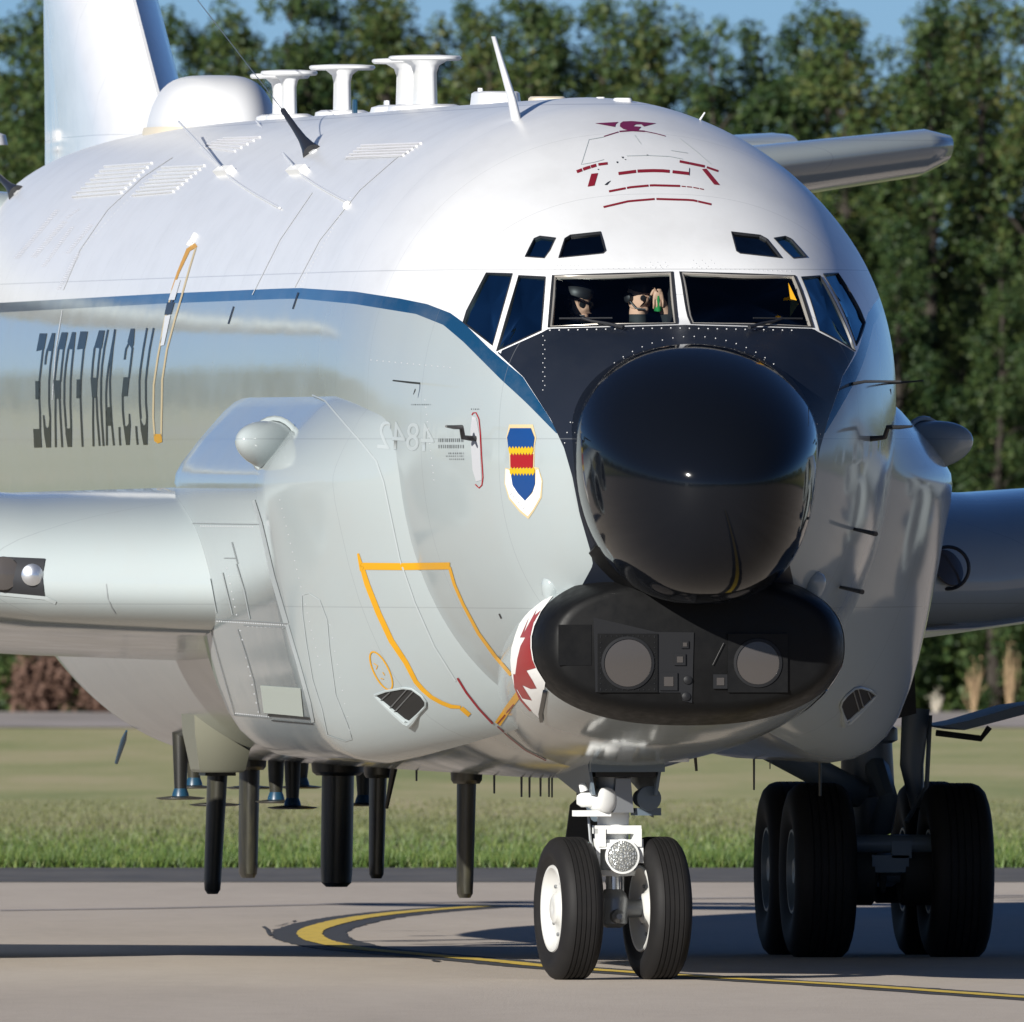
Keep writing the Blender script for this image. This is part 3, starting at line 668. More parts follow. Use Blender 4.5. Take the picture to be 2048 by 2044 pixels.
lay('service_line', [strip_px(T8([(945, 25), (1030, 165), (1150, 320), (1285, 465)]), 4), strip_px(T8([(1330, 490), (1450, 600), (1600, 720), (1800, 820)]), 2.4), strip_px(T8([(1490, 280), (1330, 465)]), 2.2)], M['darkred'], plane, .006)
ov = [(763 + 24 * math.cos(a) * .8 + 12 * math.sin(a), 1341 + 37 * math.sin(a) + 8 * math.cos(a)) for a in np.linspace(0, 2 * math.pi, 33)]
lay('access_outline', [strip_px(ov, 3, 6), strip_px([(748, 1326), (756, 1331), (753, 1338)], 1.6, 3), strip_px([(766, 1344), (770, 1350)], 1.6, 3), strip_px([(762, 1356), (768, 1358)], 1.6, 3)], M['yellow'], plane, .004)
lay('streak', [strip_px(T5([(1098, 1452), (1110, 1478)]), 3, 4)], M['seal'], fuse, .003)
lay('panel_joint', [strip_px([(625, 790), (650, 802), (690, 848), (722, 884), (753, 922), (768, 965), (779, 1018), (800, 1118), (830, 1205), (869, 1293), (912, 1362)], 3), strip_px([(604, 1190), (606, 1230), (614, 1290), (626, 1360), (645, 1420), (655, 1470), (690, 1482), (704, 1478), (696, 1450), (672, 1390), (660, 1300), (655, 1240), (640, 1200), (618, 1186), (604, 1190)], 1.6)], M['ltgrey'], plane, .004)
# cheek side panel: edge strips, doors, pale hatch and slot
T9 = tr(380, 1000, 3.443)
lay('cheek_edge_strip', [strip_px(T9([(440, 0), (490, 165), (570, 520), (665, 850)]), [6, 7, 9, 10]), strip_px(T9([(670, 860), (750, 1130), (820, 1390), (850, 1530)]), [7, 7, 8, 6])], M['ltgrey'], plane, .004)
lay('panel_joint', [strip_px(T9(q), 1.5) for q in ([(0, 160), (250, 165), (488, 168)], [(130, 820), (400, 832), (665, 850)], [(235, 400), (315, 402)], [(370, 862), (660, 878)], [(40, 480), (120, 800), (190, 1060), (310, 1480)], [(290, 290), (330, 440)], [(330, 890), (380, 1040), (440, 1240), (480, 1470)], [(300, 1480), (560, 1500)])], M['line'], plane, .004)
lay('cheek_edge_strip', [strip_px(T9(q), 2.2) for q in ([(320, 440), (375, 620), (415, 820)], [(225, 500), (295, 790)], [(140, 540), (185, 780)])], M['ltgrey'], plane, .004)
lay('cheek_hatch', [poly(T9([(488, 1275), (765, 1295), (785, 1490), (512, 1465)]), 7)], mat('pale_green_grey_paint', (.44, .49, .45), .35), plane, .005)
lay('cheek_slot', [strip_px(T9([(540, 1478), (700, 1490), (828, 1502)]), 4.5), strip_px(T9([(565, 1515), (853, 1540)]), 2)], M['dark'], plane, .006)
rv = MB()
def rrow(a, b, n, r=.006, bv=None):
    for i in range(n):
        f = i / (n - 1); h = hit(a[0] + (b[0] - a[0]) * f, a[1] + (b[1] - a[1]) * f, bv or BVS)
        if h: rv.lathe([(-.002, r), (.003, r * .8), (.0045, .0005)], h[0], h[1], 5, False, True)
for a, b, n in (((140, 832), (655, 862), 34), ((75, 180), (430, 185), 22), ((315, 1470), (540, 1492), 16), ((345, 900), (470, 1460), 10), ((672, 900), (835, 1480), 14), ((400, 870), (640, 880), 9), ((255, 470), (320, 790), 7)): rrow(*T9([a, b]), n, .0065)
for a, b, n in (((292, 360), (160, 500), 22), ((700, 395), (600, 570), 24), ((560, 1000), (640, 1330), 20), ((850, 800), (868, 960), 12), ((742, 720), (900, 735), 14), ((660, 1250), (700, 1460), 9)): rrow(a, b, n, .0048)
tag(rv.build('rivet', M['softgrey'], plane), kind='stuff')
# ---- air intakes low on both cheeks
IN = T8([(150, 190), (260, 150), (430, 120), (510, 130), (600, 195), (640, 250), (640, 295), (570, 370), (485, 445), (440, 425), (300, 310), (190, 225)])
for both in (1, -1):
    hs = [hit(*p, BVS) for p in dens(IN + [IN[0]], 6)[:-1]]; P = [h[0] for h in hs]; N = [h[1] for h in hs]; c = sum(P, Vector()) / len(P); na = sum(N, Vector()).normalized()
    fx = lambda v: Vector((v.x * both, v.y, v.z))
    lay1('intake_shade', [poly(IN, 6)], M['dark'], plane, .006, both, BVS)  # flat dark patch on the skin, the opening's shade put into colour
    mb = MB(); mb.tube([fx(p + n * .008) for p, n in zip(P + P[:2], N + N[:2])], .009, 6); mb.build('intake_lip', M['grey'], plane)
    mb = MB()
    for a, b in (((465, 130), (300, 310)), ((525, 150), (345, 345)), ((300, 160), (215, 235))):
        pa, pb = [hit(*p, BVS) for p in T8([a, b])]; mb.tube([fx(pa[0] + pa[1] * .012), fx(pb[0] + pb[1] * .012)], .0045, 6)
    mb.build('intake_vane', M['steel'], plane)
    mb = MB()
    pp = [hit(*p, BVS) for p in T8([(150, 195), (215, 255), (320, 350), (440, 450), (480, 475), (520, 440), (580, 360)])]
    mb.tube([fx(h[0] + h[1] * .004) for h in pp], [.012, .017, .022, .026, .026, .020, .010], 8); mb.build('intake_lip', M['grey'], plane)
# ---- chin: shark-mouth paint, edge band and sensor face
CB = [BV_C, BV_C2, BV_F]; T4 = tr(1000, 1130, 4.82)
WH = T4([(515, 300), (430, 330), (330, 400), (240, 500), (190, 570), (150, 680), (115, 800), (105, 920), (115, 1050), (140, 1160), (200, 1280), (290, 1390), (390, 1480), (440, 1130), (365, 1010), (330, 930), (310, 800), (310, 690), (335, 590), (400, 450)])
lay('shark_mouth_paint', [poly(WH, 5)], M['purewhite'], plane, .004, True, [BV_C, BV_C2])
lay('shark_mouth_paint', [poly(T4(q), 5) for q in ([(400, 440), (330, 560), (300, 690), (300, 800), (318, 910), (352, 990), (262, 1015), (320, 1110), (358, 1185), (300, 1190), (222, 1155), (312, 1300), (220, 1280), (165, 1185), (150, 1080), (175, 900), (205, 780), (250, 700), (200, 700), (285, 510), (235, 660), (360, 430), (340, 490)], [(135, 1050), (150, 1050), (165, 1200), (215, 1290), (310, 1400), (290, 1405), (190, 1290), (145, 1180)])], M['red'], plane, .006, True, [BV_C, BV_C2])
lay('chin_band', [strip_px(T4([(462, 1120), (440, 1200), (415, 1330), (395, 1430), (405, 1510)]), [8, 8, 8, 8, 7])], M['blackpaint'], plane, .007, True, [BV_C2])
# sensor face
def face(x, z, y=-4.262): return Vector((x, y, z))
def chin_xz(px, py): q = onplane(px, py, 1, -4.262); return q.x, q.z
def plate(name, pts, th, m, y=-4.258):
    q = [chin_xz(*p) for p in pts]; mb = MB(); mb.rings([[(x, y, z) for x, z in q], [(x, y - th, z) for x, z in q]]); return mb.build(name, m, chin, 30)
M['plate'] = mat('sensor_plate_black', (.011, .0115, .013), .45, spec=.25)
plate('sensor_plate', T4([(900, 505), (1180, 570), (1500, 645), (1868, 650), (1850, 1330), (1760, 1310), (1740, 1230), (920, 1225)]), .012, M['plate'])
for side, cx in ((-1, 1254.8), (1, 1515)):
    x, z = chin_xz(cx, 1326); r = .157 if side < 0 else .142
    x0 = side * abs(chin_xz(1254.8, 1326)[0]) if side < 0 else x
    mb = MB(); mb.box((x0, -4.272, z), (.40, .02, .39)); mb.build('sensor_window_plate', M['chin'], chin)
    mb = MB(); mb.lathe([(0, r + .022), (.012, r + .020), (.014, r + .003), (.004, r)], (x0, -4.280, z), (0, -1, 0), 40, True, False); mb.build('sensor_bezel', M['plate'], chin)
    mb = MB(); mb.lathe([(0, r), (.002, r * .6), (.0025, .001)], (x0, -4.286, z), (0, -1, 0), 40, False, True); mb.build('sensor_window', M['lens'], chin)
    for px, py, s in ((1336.5, 1363, .062), (1359, 1319, .040), (1369, 1289, .026)) if side < 0 else ((1440, 1363, .05),):
        xx, zz = chin_xz(px, py); mb = MB(); mb.box((xx, -4.276, zz), (s * 1.9, .018, s * 1.9)); mb.build('sensor_bezel', M['plate'], chin)
        mb = MB(); mb.box((xx, -4.287, zz), (s, .006, s)); mb.build('sensor_window', M['lens'], chin)
bolt = MB()
for k in range(11):
    for zz in (-.19, .19):
        x0, z0 = chin_xz(1254.8, 1326); bolt.lathe([(0, .006), (.004, .004)], (x0 - .18 + .036 * k, -4.282, z0 + zz * .94), (0, -1, 0), 6, False)
        bolt.lathe([(0, .006), (.004, .004)], (x0 + zz * .95, -4.282, z0 - .17 + .034 * k), (0, -1, 0), 6, False)
tag(bolt.build('rivet', M['plate'], chin), kind='stuff')
x0, z0 = chin_xz(1150, 1290); mb = MB(); mb.box((x0, -4.258, z0), (.22, .012, .27)); mb.build('access_panel', M['chin'], chin)
for px, py in ((1372, 1393), (1375, 1360)):
    x0, z0 = chin_xz(px, py); mb = MB(); mb.lathe([(0, .03), (.012, .028), (.018, .01)], (x0, -4.27, z0), (0, -1, 0), 14, False); mb.build('sensor_fitting', M['plate'], chin)
mb = MB(); a = chin_xz(1425, 1330); b = chin_xz(1447, 1286); mb.tube([(a[0], -4.275, a[1]), (b[0], -4.275, b[1])], .003, 6); mb.build('sensor_fitting', M['plate'], chin)
# bracket saddle between radome and chin
mb = MB(); rs = []
for k in range(25):
    a = math.pi * (1.20 + .60 * k / 24)
    rs.append([(.81 * math.cos(a), -4.34, 3.44 + .84 * math.sin(a)), (.85 * math.cos(a), -4.22, 3.42 + .90 * math.sin(a)), (.86 * math.cos(a), -4.0, 3.42 + .93 * math.sin(a)), (.80 * math.cos(a), -4.1, 3.44 + .80 * math.sin(a))])
mb.rings(rs); mb.build('radome_saddle', M['chin'], plane, 40)
# small clear dome on the far side of the chin
mb = MB(); mb.lathe([(-.05, .075), (.03, .075), (.07, .055), (.09, .02), (.095, .001)], (.87, -3.72, 2.68), (.15, -.6, .75), 20); mb.build('chin_blister', M['grey'], plane)
mb = MB(); mb.lathe([(-.05, .075), (.03, .075), (.07, .055), (.09, .02), (.095, .001)], (-.87, -3.6, 2.66), (-.15, -.6, .75), 20); mb.build('chin_blister', M['grey'], plane)
# ------------------------------------------------------------------ antennas and fittings on the crown
def hitd(px, py, bv):
    for k in range(30):
        h = hit(px, py + k * 4, bv)
        if h: return h

mb = MB(); rs = []
dc = Vector((.02, 26.0, 5.90))
for k in range(15):
    a = k / 14 * math.pi / 2 * .99; r = math.cos(a) ** .52; z = 5.72 + .59 * math.sin(a)
    rs.append([(dc.x + .47 * r * math.copysign(abs(math.cos(q)) ** .8, math.cos(q)), dc.y + 1.25 * r * math.copysign(abs(math.sin(q)) ** .8, math.sin(q)), z) for q in np.linspace(0, 2 * math.pi, 56, endpoint=False)])
mb.rings(rs, False, True); dome = mb.build('satellite_dome', M['pale'], plane, 50)
mb = MB(); mb.rings([[(dc.x + f * .478 * math.copysign(abs(math.cos(q)) ** .8, math.cos(q)), dc.y + f * 1.265 * math.copysign(abs(math.sin(q)) ** .8, math.sin(q)), z) for q in np.linspace(0, 2 * math.pi, 56, endpoint=False)] for f, z in ((1.0, 5.84), (1.01, 5.90), (.99, 5.93))], False, False)
mb.build('dome_flange', M['cream'], dome, 50)
def tee(x, y, zt, bw, bl, sw, slen, z0=5.78, two=False):
    mb = MB(); n = 28
    def plan(w, l, z, yo=0): return [(x + w / 2 * math.copysign(abs(math.cos(q)) ** .7, math.cos(q)), y + yo + l / 2 * math.copysign(abs(math.sin(q)) ** .7, math.sin(q)), z) for q in np.linspace(0, 2 * math.pi, n, endpoint=False)]
    mb.rings([plan(bw * .94, bl * .94, zt - .035), plan(bw, bl, zt - .022), plan(bw, bl, zt - .008), plan(bw * .95, bl * .95, zt), plan(bw * .4, bl * .4, zt + .007)])
    o = mb.build('hammerhead_antenna', M['pale'], plane, 40)
    mb = MB(); mb.rings([plan(sw * 1.9, slen * 1.3, z0), plan(sw * 1.15, slen * 1.05, z0 + .07), plan(sw, slen, z0 + .15), plan(sw * .92, slen * .95, zt - .12), plan(sw * 1.15, slen, zt - .07), plan(sw * 2.0, slen * 1.1, zt - .033)])
    mb.build('antenna_mast', M['pale'], o, 50)
    mb = MB(); mb.rings([plan(sw * 3.6, slen * 1.5, 5.90), plan(sw * 3.3, slen * 1.45, 5.975), plan(sw * 2.6, slen * 1.3, 5.99)]); mb.build('antenna_base', M['pale'], o, 40)
tee(.02, 12.0, 6.33, .50, .55, .15, .62); tee(-.015, 12.75, 6.315, .50, .55, .15, .62)
tee(.03, 17.4, 6.31, .46, .55, .11, .50)
tee(.03, 20.9, 6.30, .40, .5, .10, .36); tee(.05, 21.7, 6.285, .42, .5, .10, .3)
tee(-.22, 40.5, 5.86, .3, .4, .12, .3, 5.3)
# slanted blade near the front of the crown
h = hitd(1036, 238, FA); b0 = h[0]
mb = MB(); b1 = onplane(987, 73, 1, b0.y + 1.05); rs = []
for f, c, th_ in ((0, .30, .034), (.25, .22, .028), (1, .13, .014)):
    p = b0.lerp(b1, f); rs.append([(p.x + math.cos(q) * th_, p.y + math.sin(q) * c / 2, p.z - (0.06 if f == 0 else 0)) for q in np.linspace(0, 2 * math.pi, 14, endpoint=False)])
mb.rings(rs); mb.build('blade_antenna', M['pale'], plane, 60)
# low boxes and blades along the crown
def lowbox(name, px0, px1, py, y, ln, z0, m, r=.8):
    a = onplane(px0, py, 1, y); b = onplane(px1, py, 1, y); cx = (a.x + b.x) / 2; w = max(.03, (b.x - a.x) - ln * .113); mb = MB()
    mb.rings([[(cx + w * f / 2 * math.copysign(abs(math.cos(q)) ** .5, math.cos(q)), y + ln * f / 2 * math.copysign(abs(math.sin(q)) ** .5, math.sin(q)), z) for q in np.linspace(0, 2 * math.pi, 24, endpoint=False)] for f, z in ((1.12, z0), (1.0, z0 + .02), (r + .1, a.z - .012), (r, a.z))])
    return mb.build(name, m, plane, 40)
lowbox('low_antenna', 930, 1052, 183, 7.2, .9, 5.86, M['pale']); lowbox('low_antenna', 1048, 1140, 193, 4.2, .5, 5.86, M['cream'])
lowbox('low_antenna', 1186, 1216, 194, 1.6, .16, 5.80, M['pale'], .6); lowbox('low_antenna', 1222, 1268, 196, 1.2, .2, 5.80, M['pale'], .8)
lowbox('stub_antenna', 953, 968, 176, 7.6, .08, 5.90, M['pale'], .7); lowbox('stub_antenna', 703, 716, 199, 16.6, .18, 5.86, M['leg'], .8); lowbox('stub_antenna', 765, 782, 201, 14.9, .18, 5.86, M['pale'], .75)
mb = MB(); q = hitd(1400, 236, FA); mb.tube([q[0], q[0] + Vector((.035, .02, .05))], [.008, .006], 8); mb.build('stub_antenna', M['pale'], plane)
# long-wire masts: black flared insulators, wires running up to the fin
def mast(bpx, tpx, dy, wire=None):
    h = hitd(*bpx, FA); b = h[0]; t_ = onplane(*tpx, 1, b.y + dy); mb = MB()
    mb.tube([b - h[1] * .02, b.lerp(t_, .12), b.lerp(t_, .3), b.lerp(t_, .55), t_], [.075, .048, .032, .024, .019], 14); o = mb.build('wire_mast', M['seal'], plane, 60)
    if wire: 
        mb = MB(); mb.tube([t_, wire], .0035, 5); mb.build('antenna_wire', M['wire'], o)
    mb = MB(); r_ = h[1].cross(Vector((0, 1, 0))).normalized(); mb.box(b + h[1] * .002, (.04, .40, .015), Matrix((r_, Vector((0, 1, 0)), h[1])).transposed()); mb.build('mast_base', M['pale'], o)
mast((623, 304), (566, 221), 1.0, Vector((0.0, 35.2, 8.1)))
mast((32, 386), (-12, 344), .8)
# white cross-shaped towel-bar mounts with rods over the shoulder
for (cx, cy), a, b, c2 in (((452, 346), (357, 243), None, (562, 418)), ((598, 344), (514, 247), None, (700, 408))):
    h = hitd(cx, cy, FA); mb = MB(); up = h[1]; r_ = up.cross(Vector((0, 1, 0))).normalized(); rot = Matrix((r_, Vector((0, 1, 0)), up)).transposed()
    mb.box(h[0] + up * .02, (.06, .85, .05), rot); o = mb.build('wire_mount', M['purewhite'], plane, 30)
    mb = MB(); g = hit(*a, FA); e = (g[0] + g[1] * .02) if g else onplane(*a, 1, h[0].y + 6); mb.tube([h[0] + up * .05, e], .008, 6); mb.build('mount_rod', M['pale'], o)
    mb = MB(); pts = []
    for f in np.linspace(0, 1, 9):
        k = hitd(cx + (c2[0] - cx) * f, cy + (c2[1] - cy) * (f ** .8), FA); pts.append(k[0] + k[1] * .012)
    mb.tube(pts, .008, 6); mb.build('mount_rod', M['pale'], o)
h = hitd(386, 480, FA); mb = MB(); up = h[1]; r_ = up.cross(Vector((0, 1, 0))).normalized(); rot = Matrix((r_, Vector((0, 1, 0)), up)).transposed()
for a in (.9, -.9): mb.box(h[0] + up * .012, (.12, .03, .02), rot @ Matrix.Rotation(a, 3, 'Z'))
mb.build('skin_fitting', M['purewhite'], fuse); h = hitd(695, 411, FA); mb = MB(); mb.lathe([(0, .035), (.02, .03), (.03, .01)], h[0], h[1], 12, False); mb.build('skin_fitting', M['purewhite'], fuse)
# louvred panels on the shoulder: each slat a raised strip
def louvre(A, B, C, D, n, m):
    for i in range(n):
        f = (i + .5) / n; p = (A[0] + (D[0] - A[0]) * f, A[1] + (D[1] - A[1]) * f); q = (B[0] + (C[0] - B[0]) * f, B[1] + (C[1] - B[1]) * f); mb = MB(); pts = []
        for g in np.linspace(0, 1, 6):
            k = hitd(p[0] + (q[0] - p[0]) * g, p[1] + (q[1] - p[1]) * g, FA); pts.append(k[0] + k[1] * .006)
        mb.tube(pts, .009, 6); mb.build('louvre_slat', m, fuse)
TL = tr(0, 0, 2.754)
louvre(*TL([(390, 1098), (660, 1075), (850, 890), (590, 908)]), 8, M['pale']); louvre(*TL([(720, 1088), (945, 1068), (1140, 905), (905, 915)]), 8, M['pale'])
louvre(*TL([(1090, 815), (1280, 845), (1450, 750), (1250, 760)]), 5, M['marking'])
TK = tr(600, 60, 2.754); louvre(*TK([(250, 712), (560, 700), (680, 620), (350, 632)]), 5, M['marking'])
lay('panel_joint', [strip_px(TK([(245, 714), (560, 697), (630, 645), (345, 660), (245, 714)]), 1.4)], M['faint'], fuse, .004, bvs=FA)
lay('panel_joint', [strip_px(q, 1.3, 10) for q in ([(127, 580), (160, 500), (215, 420), (285, 355), (345, 315)], [(590, 575), (640, 480), (720, 380), (800, 310)], [(505, 590), (560, 480), (625, 385)], [(105, 800), (112, 700), (125, 620)])], M['faint'], fuse, .003, bvs=FA)
# pitot heads and drain masts on the nose flanks (both sides)
def probe(pts, rads, lift, mirror=True, m='seal'):
    h = hitd(*pts[0], FA); d0 = (h[0] - CAM).dot(FWD); P = [h[0] - h[1] * .01]
    for (px, py), l in zip(pts[1:], lift): P.append(CAM + (FWD + RGT * ((px - 1024) / FP) + Vector((0, 0, (HZ - py) / FP))) * (d0 - l))
    for s in ((1, -1) if mirror else (1,)):
        mb = MB(); mb.tube([Vector((p.x * s, p.y, p.z)) for p in P], rads, 10); mb.build('pitot_probe', M[m], plane, 60)
probe(T7([(632, 672), (560, 665), (455, 650), (432, 510), (330, 512), (220, 500)]), [.020, .018, .018, .016, .014, .008], [.03, .05, .10, .22, .36])
probe([(827, 788), (832, 780), (843, 776), (843, 767), (821, 765), (786, 761)], [.012, .011, .009, .007, .007, .005], [.03, .05, .10, .22, .36])
for py, x0, x1 in ((1062, 1708, 1752), (1178, 1680, 1725)):
    h = hitd(x0, py - 4, BVS); mb = MB(); e = onplane(x1, py + 6, 1, h[0].y - .25); mb.tube([h[0], h[0].lerp(e, .5), e], [.012, .014, .017], 8); mb.build('pitot_probe', M['seal'], plane)
h = hitd(1704, 768, FA)
if h:
    mb = MB(); mb.tube([h[0], onplane(1730, 763, 1, h[0].y - .1), onplane(1802, 763, 1, h[0].y - .2)], [.012, .01, .007], 8); mb.build('pitot_probe', M['seal'], plane)
# landing lights in the wing leading edges
BV_W = [BVHTree.FromObject(o, bpy.context.evaluated_depsgraph_get()) for o in plane.children if o.name.startswith('wing')]
RECT = [(-70, 1112), (92, 1119), (86, 1150), (90, 1190), (-70, 1176)]
lay1('landing_light_bay', [poly(RECT, 9)], M['seal'], plane, .012, 1, BV_W)
lay1('landing_light_trim', [strip_px([(-60, 1181), (90, 1195), (112, 1205)], 7)], M['ltgrey'], plane, .005, 1, BV_W)
for cx, cy, rx, ry, m in ((8, 1147, 31, 33, M['lens']), (66, 1150, 19, 22, M['lamp'])):
    h = hitd(cx, cy, BV_W); r = ry / 283; mb = MB(); nn = (h[1] * .35 + Vector((-.05, -1, 0))).normalized(); mb.lathe([(0, r), (.01, r * .97), (.022, r * .6), (.026, .001)], h[0] + nn * .035, nn, 28, False); mb.build('landing_light', m, plane)
h = hitd(1892, 1138, BV_W); nn = h[1]
mb = MB(); mb.lathe([(0, .135), (.01, .132), (.025, .08), (.03, .001)], h[0] + nn * .02, nn, 28, False); mb.build('landing_light', M['lens'], plane)
mb = MB(); mb.tube([h[0] + nn * .02 + Vector((math.cos(q) * .145, 0, math.sin(q) * .145)) for q in np.linspace(0, 2 * math.pi, 29)], .014, 6); mb.build('landing_light_rim', M['seal'], plane)
lay1('panel_joint', [strip_px([(213, 1168), (216, 1195), (224, 1215), (232, 1228)], 1.8)], M['line'], plane, .003, 1, BV_W)

# ------------------------------------------------------------------ belly antennas
def belly_z(y, x=0):
    zt, zb, w, zc, nu, nl = [float(k) for k in fus(y)]; q = min(1, abs(x) / w); return zc - (zc - zb) * (1 - q ** nl) ** (1 / nl)
def blade(pxc, pyb, w, x, y, ln, taper=.82):
    b = onplane(pxc, pyb, 1, y); x = b.x; zt = belly_z(y, x); n = 22; mb = MB()
    def pl(f, z, dy=0): return [(x + w * f / 2 * math.copysign(abs(math.cos(q)) ** .75, math.cos(q)), y + dy + ln * f / 2 * math.sin(q), z) for q in np.linspace(0, 2 * math.pi, n, endpoint=False)]
    mb.rings([pl(1.0, zt + .1), pl(1.0, zt - .08), pl(taper + .06, b.z + .12, .1), pl(taper, b.z + .03, .1), pl(taper * .7, b.z, .1)]); o = mb.build('blade_antenna', M['antenna'], plane, 40)
    mb = MB(); mb.rings([pl(1.7, zt + .05), pl(1.6, zt - .05), pl(1.35, zt - .075)]); mb.build('antenna_base', M['antenna'], o, 40)
blade(933, 1796, .13, 0, 9.2, .30); blade(756, 1757, .12, 0, 14.6, .30); blade(676, 1774, .225, 0, 17.0, .42, .93); blade(499, 1756, .145, 0, 22.2, .34, .88)
# pod with its own blade
p = onplane(436, 1505, 1, 18.0); mb = MB()
mb.rings([[(p.x + sx * w / 2, 18.0 + sy * l / 2, z) for sx, sy in ((-1, -1), (-.45, -1.12), (.45, -1.12), (1, -1), (1, 1), (-1, 1))] for w, l, z in ((.44, .9, 1.75), (.42, .85, 1.55), (.33, .62, p.z - .12), (.30, .58, p.z - .14))]); pod = mb.build('antenna_pod', M['pod'], plane, 25)
b = onplane(425, 1788, 1, 18.0); n = 22; mb = MB()
mb.rings([[(b.x + w / 2 * math.copysign(abs(math.cos(q)) ** .75, math.cos(q)) + dx, 18 + l / 2 * math.sin(q), z) for q in np.linspace(0, 2 * math.pi, n, endpoint=False)] for w, l, z, dx in ((.15, .34, p.z - .1, .035), (.14, .32, p.z - .16, .035), (.12, .26, b.z + .1, 0), (.11, .24, b.z + .03, 0), (.07, .16, b.z, 0))])
mb.build('blade_antenna', M['antenna'], plane, 40); mb = MB(); mb.box((b.x + .035, 18, p.z - .15), (.22, .42, .03)); mb.build('antenna_base', M['antenna'], pod)
# inverted-T arrays under the rear fuselage
for px, py, y, hw in ((361, 1596, 21.0, 49), (388, 1574, 24.5, 36), (430, 1609, 19.2, 51), (552, 1603, 20.3, 41), (585, 1615, 18.6, 50), (602, 1574, 23.5, 42), (500, 1575, 23.9, 48), (727, 1609, 19.0, 40)):
    b = onplane(px, py, 1, y); zt = belly_z(y, b.x); k = (b - CAM).dot(FWD) / FP; mb = MB()
    mb.tube([(b.x, y, zt + .05), (b.x, y, zt - .12), (b.x, y, b.z + .06)], [.062, .055, .045], 14); o = mb.build('array_antenna', M['antenna'], plane, 50)
    mb = MB(); mb.rings([[(b.x + hw * k * f * math.cos(q), y + .16 * f * math.sin(q), b.z + dz) for q in np.linspace(0, 2 * math.pi, 20, endpoint=False)] for f, dz in ((.8, -.012), (1, -.003), (1, .003), (.3, .016))]); mb.build('array_plate', M['antenna'], o, 40)
    mb = MB(); mb.lathe([(0, .065), (.035, .058), (.07, .045)], (b.x, y, b.z), (0, 0, 1), 14); mb.build('array_collar', M['leg'], o)
# whips and drain masts
for px, t0, t1, y, w in ((988.5, 1550, 1587, 7.0, 5), (1043, 1555, 1594, 5.9, 5), (1059, 1557, 1595, 5.6, 5), (1081, 1557, 1593, 5.2, 5), (1098, 1558, 1594, 4.8, 4.5), (1104, 1558, 1595, 4.7, 4.5), (833, 1525, 1562, 11.0, 5), (1508, 1500, 1580, 7, 5), (1540, 1505, 1538, 6, 3), (1640, 1512, 1592, 5.5, 6), (1389, 1520, 1542, 3, 7)):
    a = onplane(px, t0 - 22, 1, y); b = onplane(px + (4 if px == 1389 else 0), t1, 1, y); mb = MB(); mb.tube([a, b], [w / 590 * 1.05, w / 590 * .8], 8); o = mb.build('whip_antenna', M['antenna'], plane)
    if px in (988.5, 833, 1508, 1640): mb = MB(); mb.lathe([(0, .05), (.025, .07), (.10, .075)], a.lerp(b, .2), (0, 0, 1), 12); mb.build('antenna_base', M['antenna'], o)
mb = MB(); a = onplane(253, 1462, 1, 27.0); b = onplane(233, 1525, 1, 27.6); mb.tube([a, a.lerp(b, .3), b], [.008, .022, .014], 8, 1.0); mb.build('drain_mast', M['leg'], plane)
mb = MB(); a = onplane(792, 1515, 1, 14); b = onplane(773, 1616, 1, 14.2); mb.tube([a + Vector((0, 0, .1)), a, b], [.03, .03, .013], 8); mb.build('whip_antenna', M['antenna'], plane)
# ------------------------------------------------------------------ landing gear
def wheel(name, c, r, w, axis, hubr, rim_m, groove=4, outer=1):
    """axis: unit vector to the visible outer face"""
    prof = []; hw = w / 2
    sect = [(-.80, hubr / r), (-.93, hubr / r + .10), (-1.0, .74), (-.985, .83), (-.90, .915), (-.74, .972), (-.58, .993)]
    pr = [(a * hw, b * r) for a, b in sect]
    for g in range(groove):
        x = (-.46 + .92 * g / (groove - 1)) * hw; pr += [(x - .006, r * 1.0), (x - .004, r * .987), (x + .004, r * .987), (x + .006, r * 1.0)]
    pr += [(-a * hw, b * r) for a, b in reversed(sect)]
    mb = MB(); mb.lathe(pr, c, axis, 72, False, False); o = mb.build(name, M['rubber'], plane, 50)
    for s in (1, -1):
        ax = Vector(axis) * s; mb = MB()
        mb.lathe([(hw * .78, hubr * 1.005), (hw * .86, hubr * .985), (hw * .86, hubr * .93), (hw * .70, hubr * .86), (hw * .50, hubr * .74), (hw * .42, hubr * .60), (hw * .50, hubr * .42), (hw * .60, hubr * .36), (hw * .74, hubr * .33), (hw * .80, hubr * .28), (hw * .80, hubr * .10), (hw * .76, .001)], c, ax, 48, False, True)
        rim = mb.build('wheel_rim', rim_m, o, 35)
        mb = MB(); u = ax.cross(Vector((0, 0, 1))).normalized()
        for k in range(8):
            a = k * math.pi / 4 + .2; mb.lathe([(0, hubr * .045), (.012, hubr * .04)], Vector(c) + ax * hw * .44 + (u * math.cos(a) + Vector((0, 0, 1)) * math.sin(a)) * hubr * .6, ax, 8)
        tag(mb.build('wheel_bolt', M['steel'], o), kind='stuff')
    return o
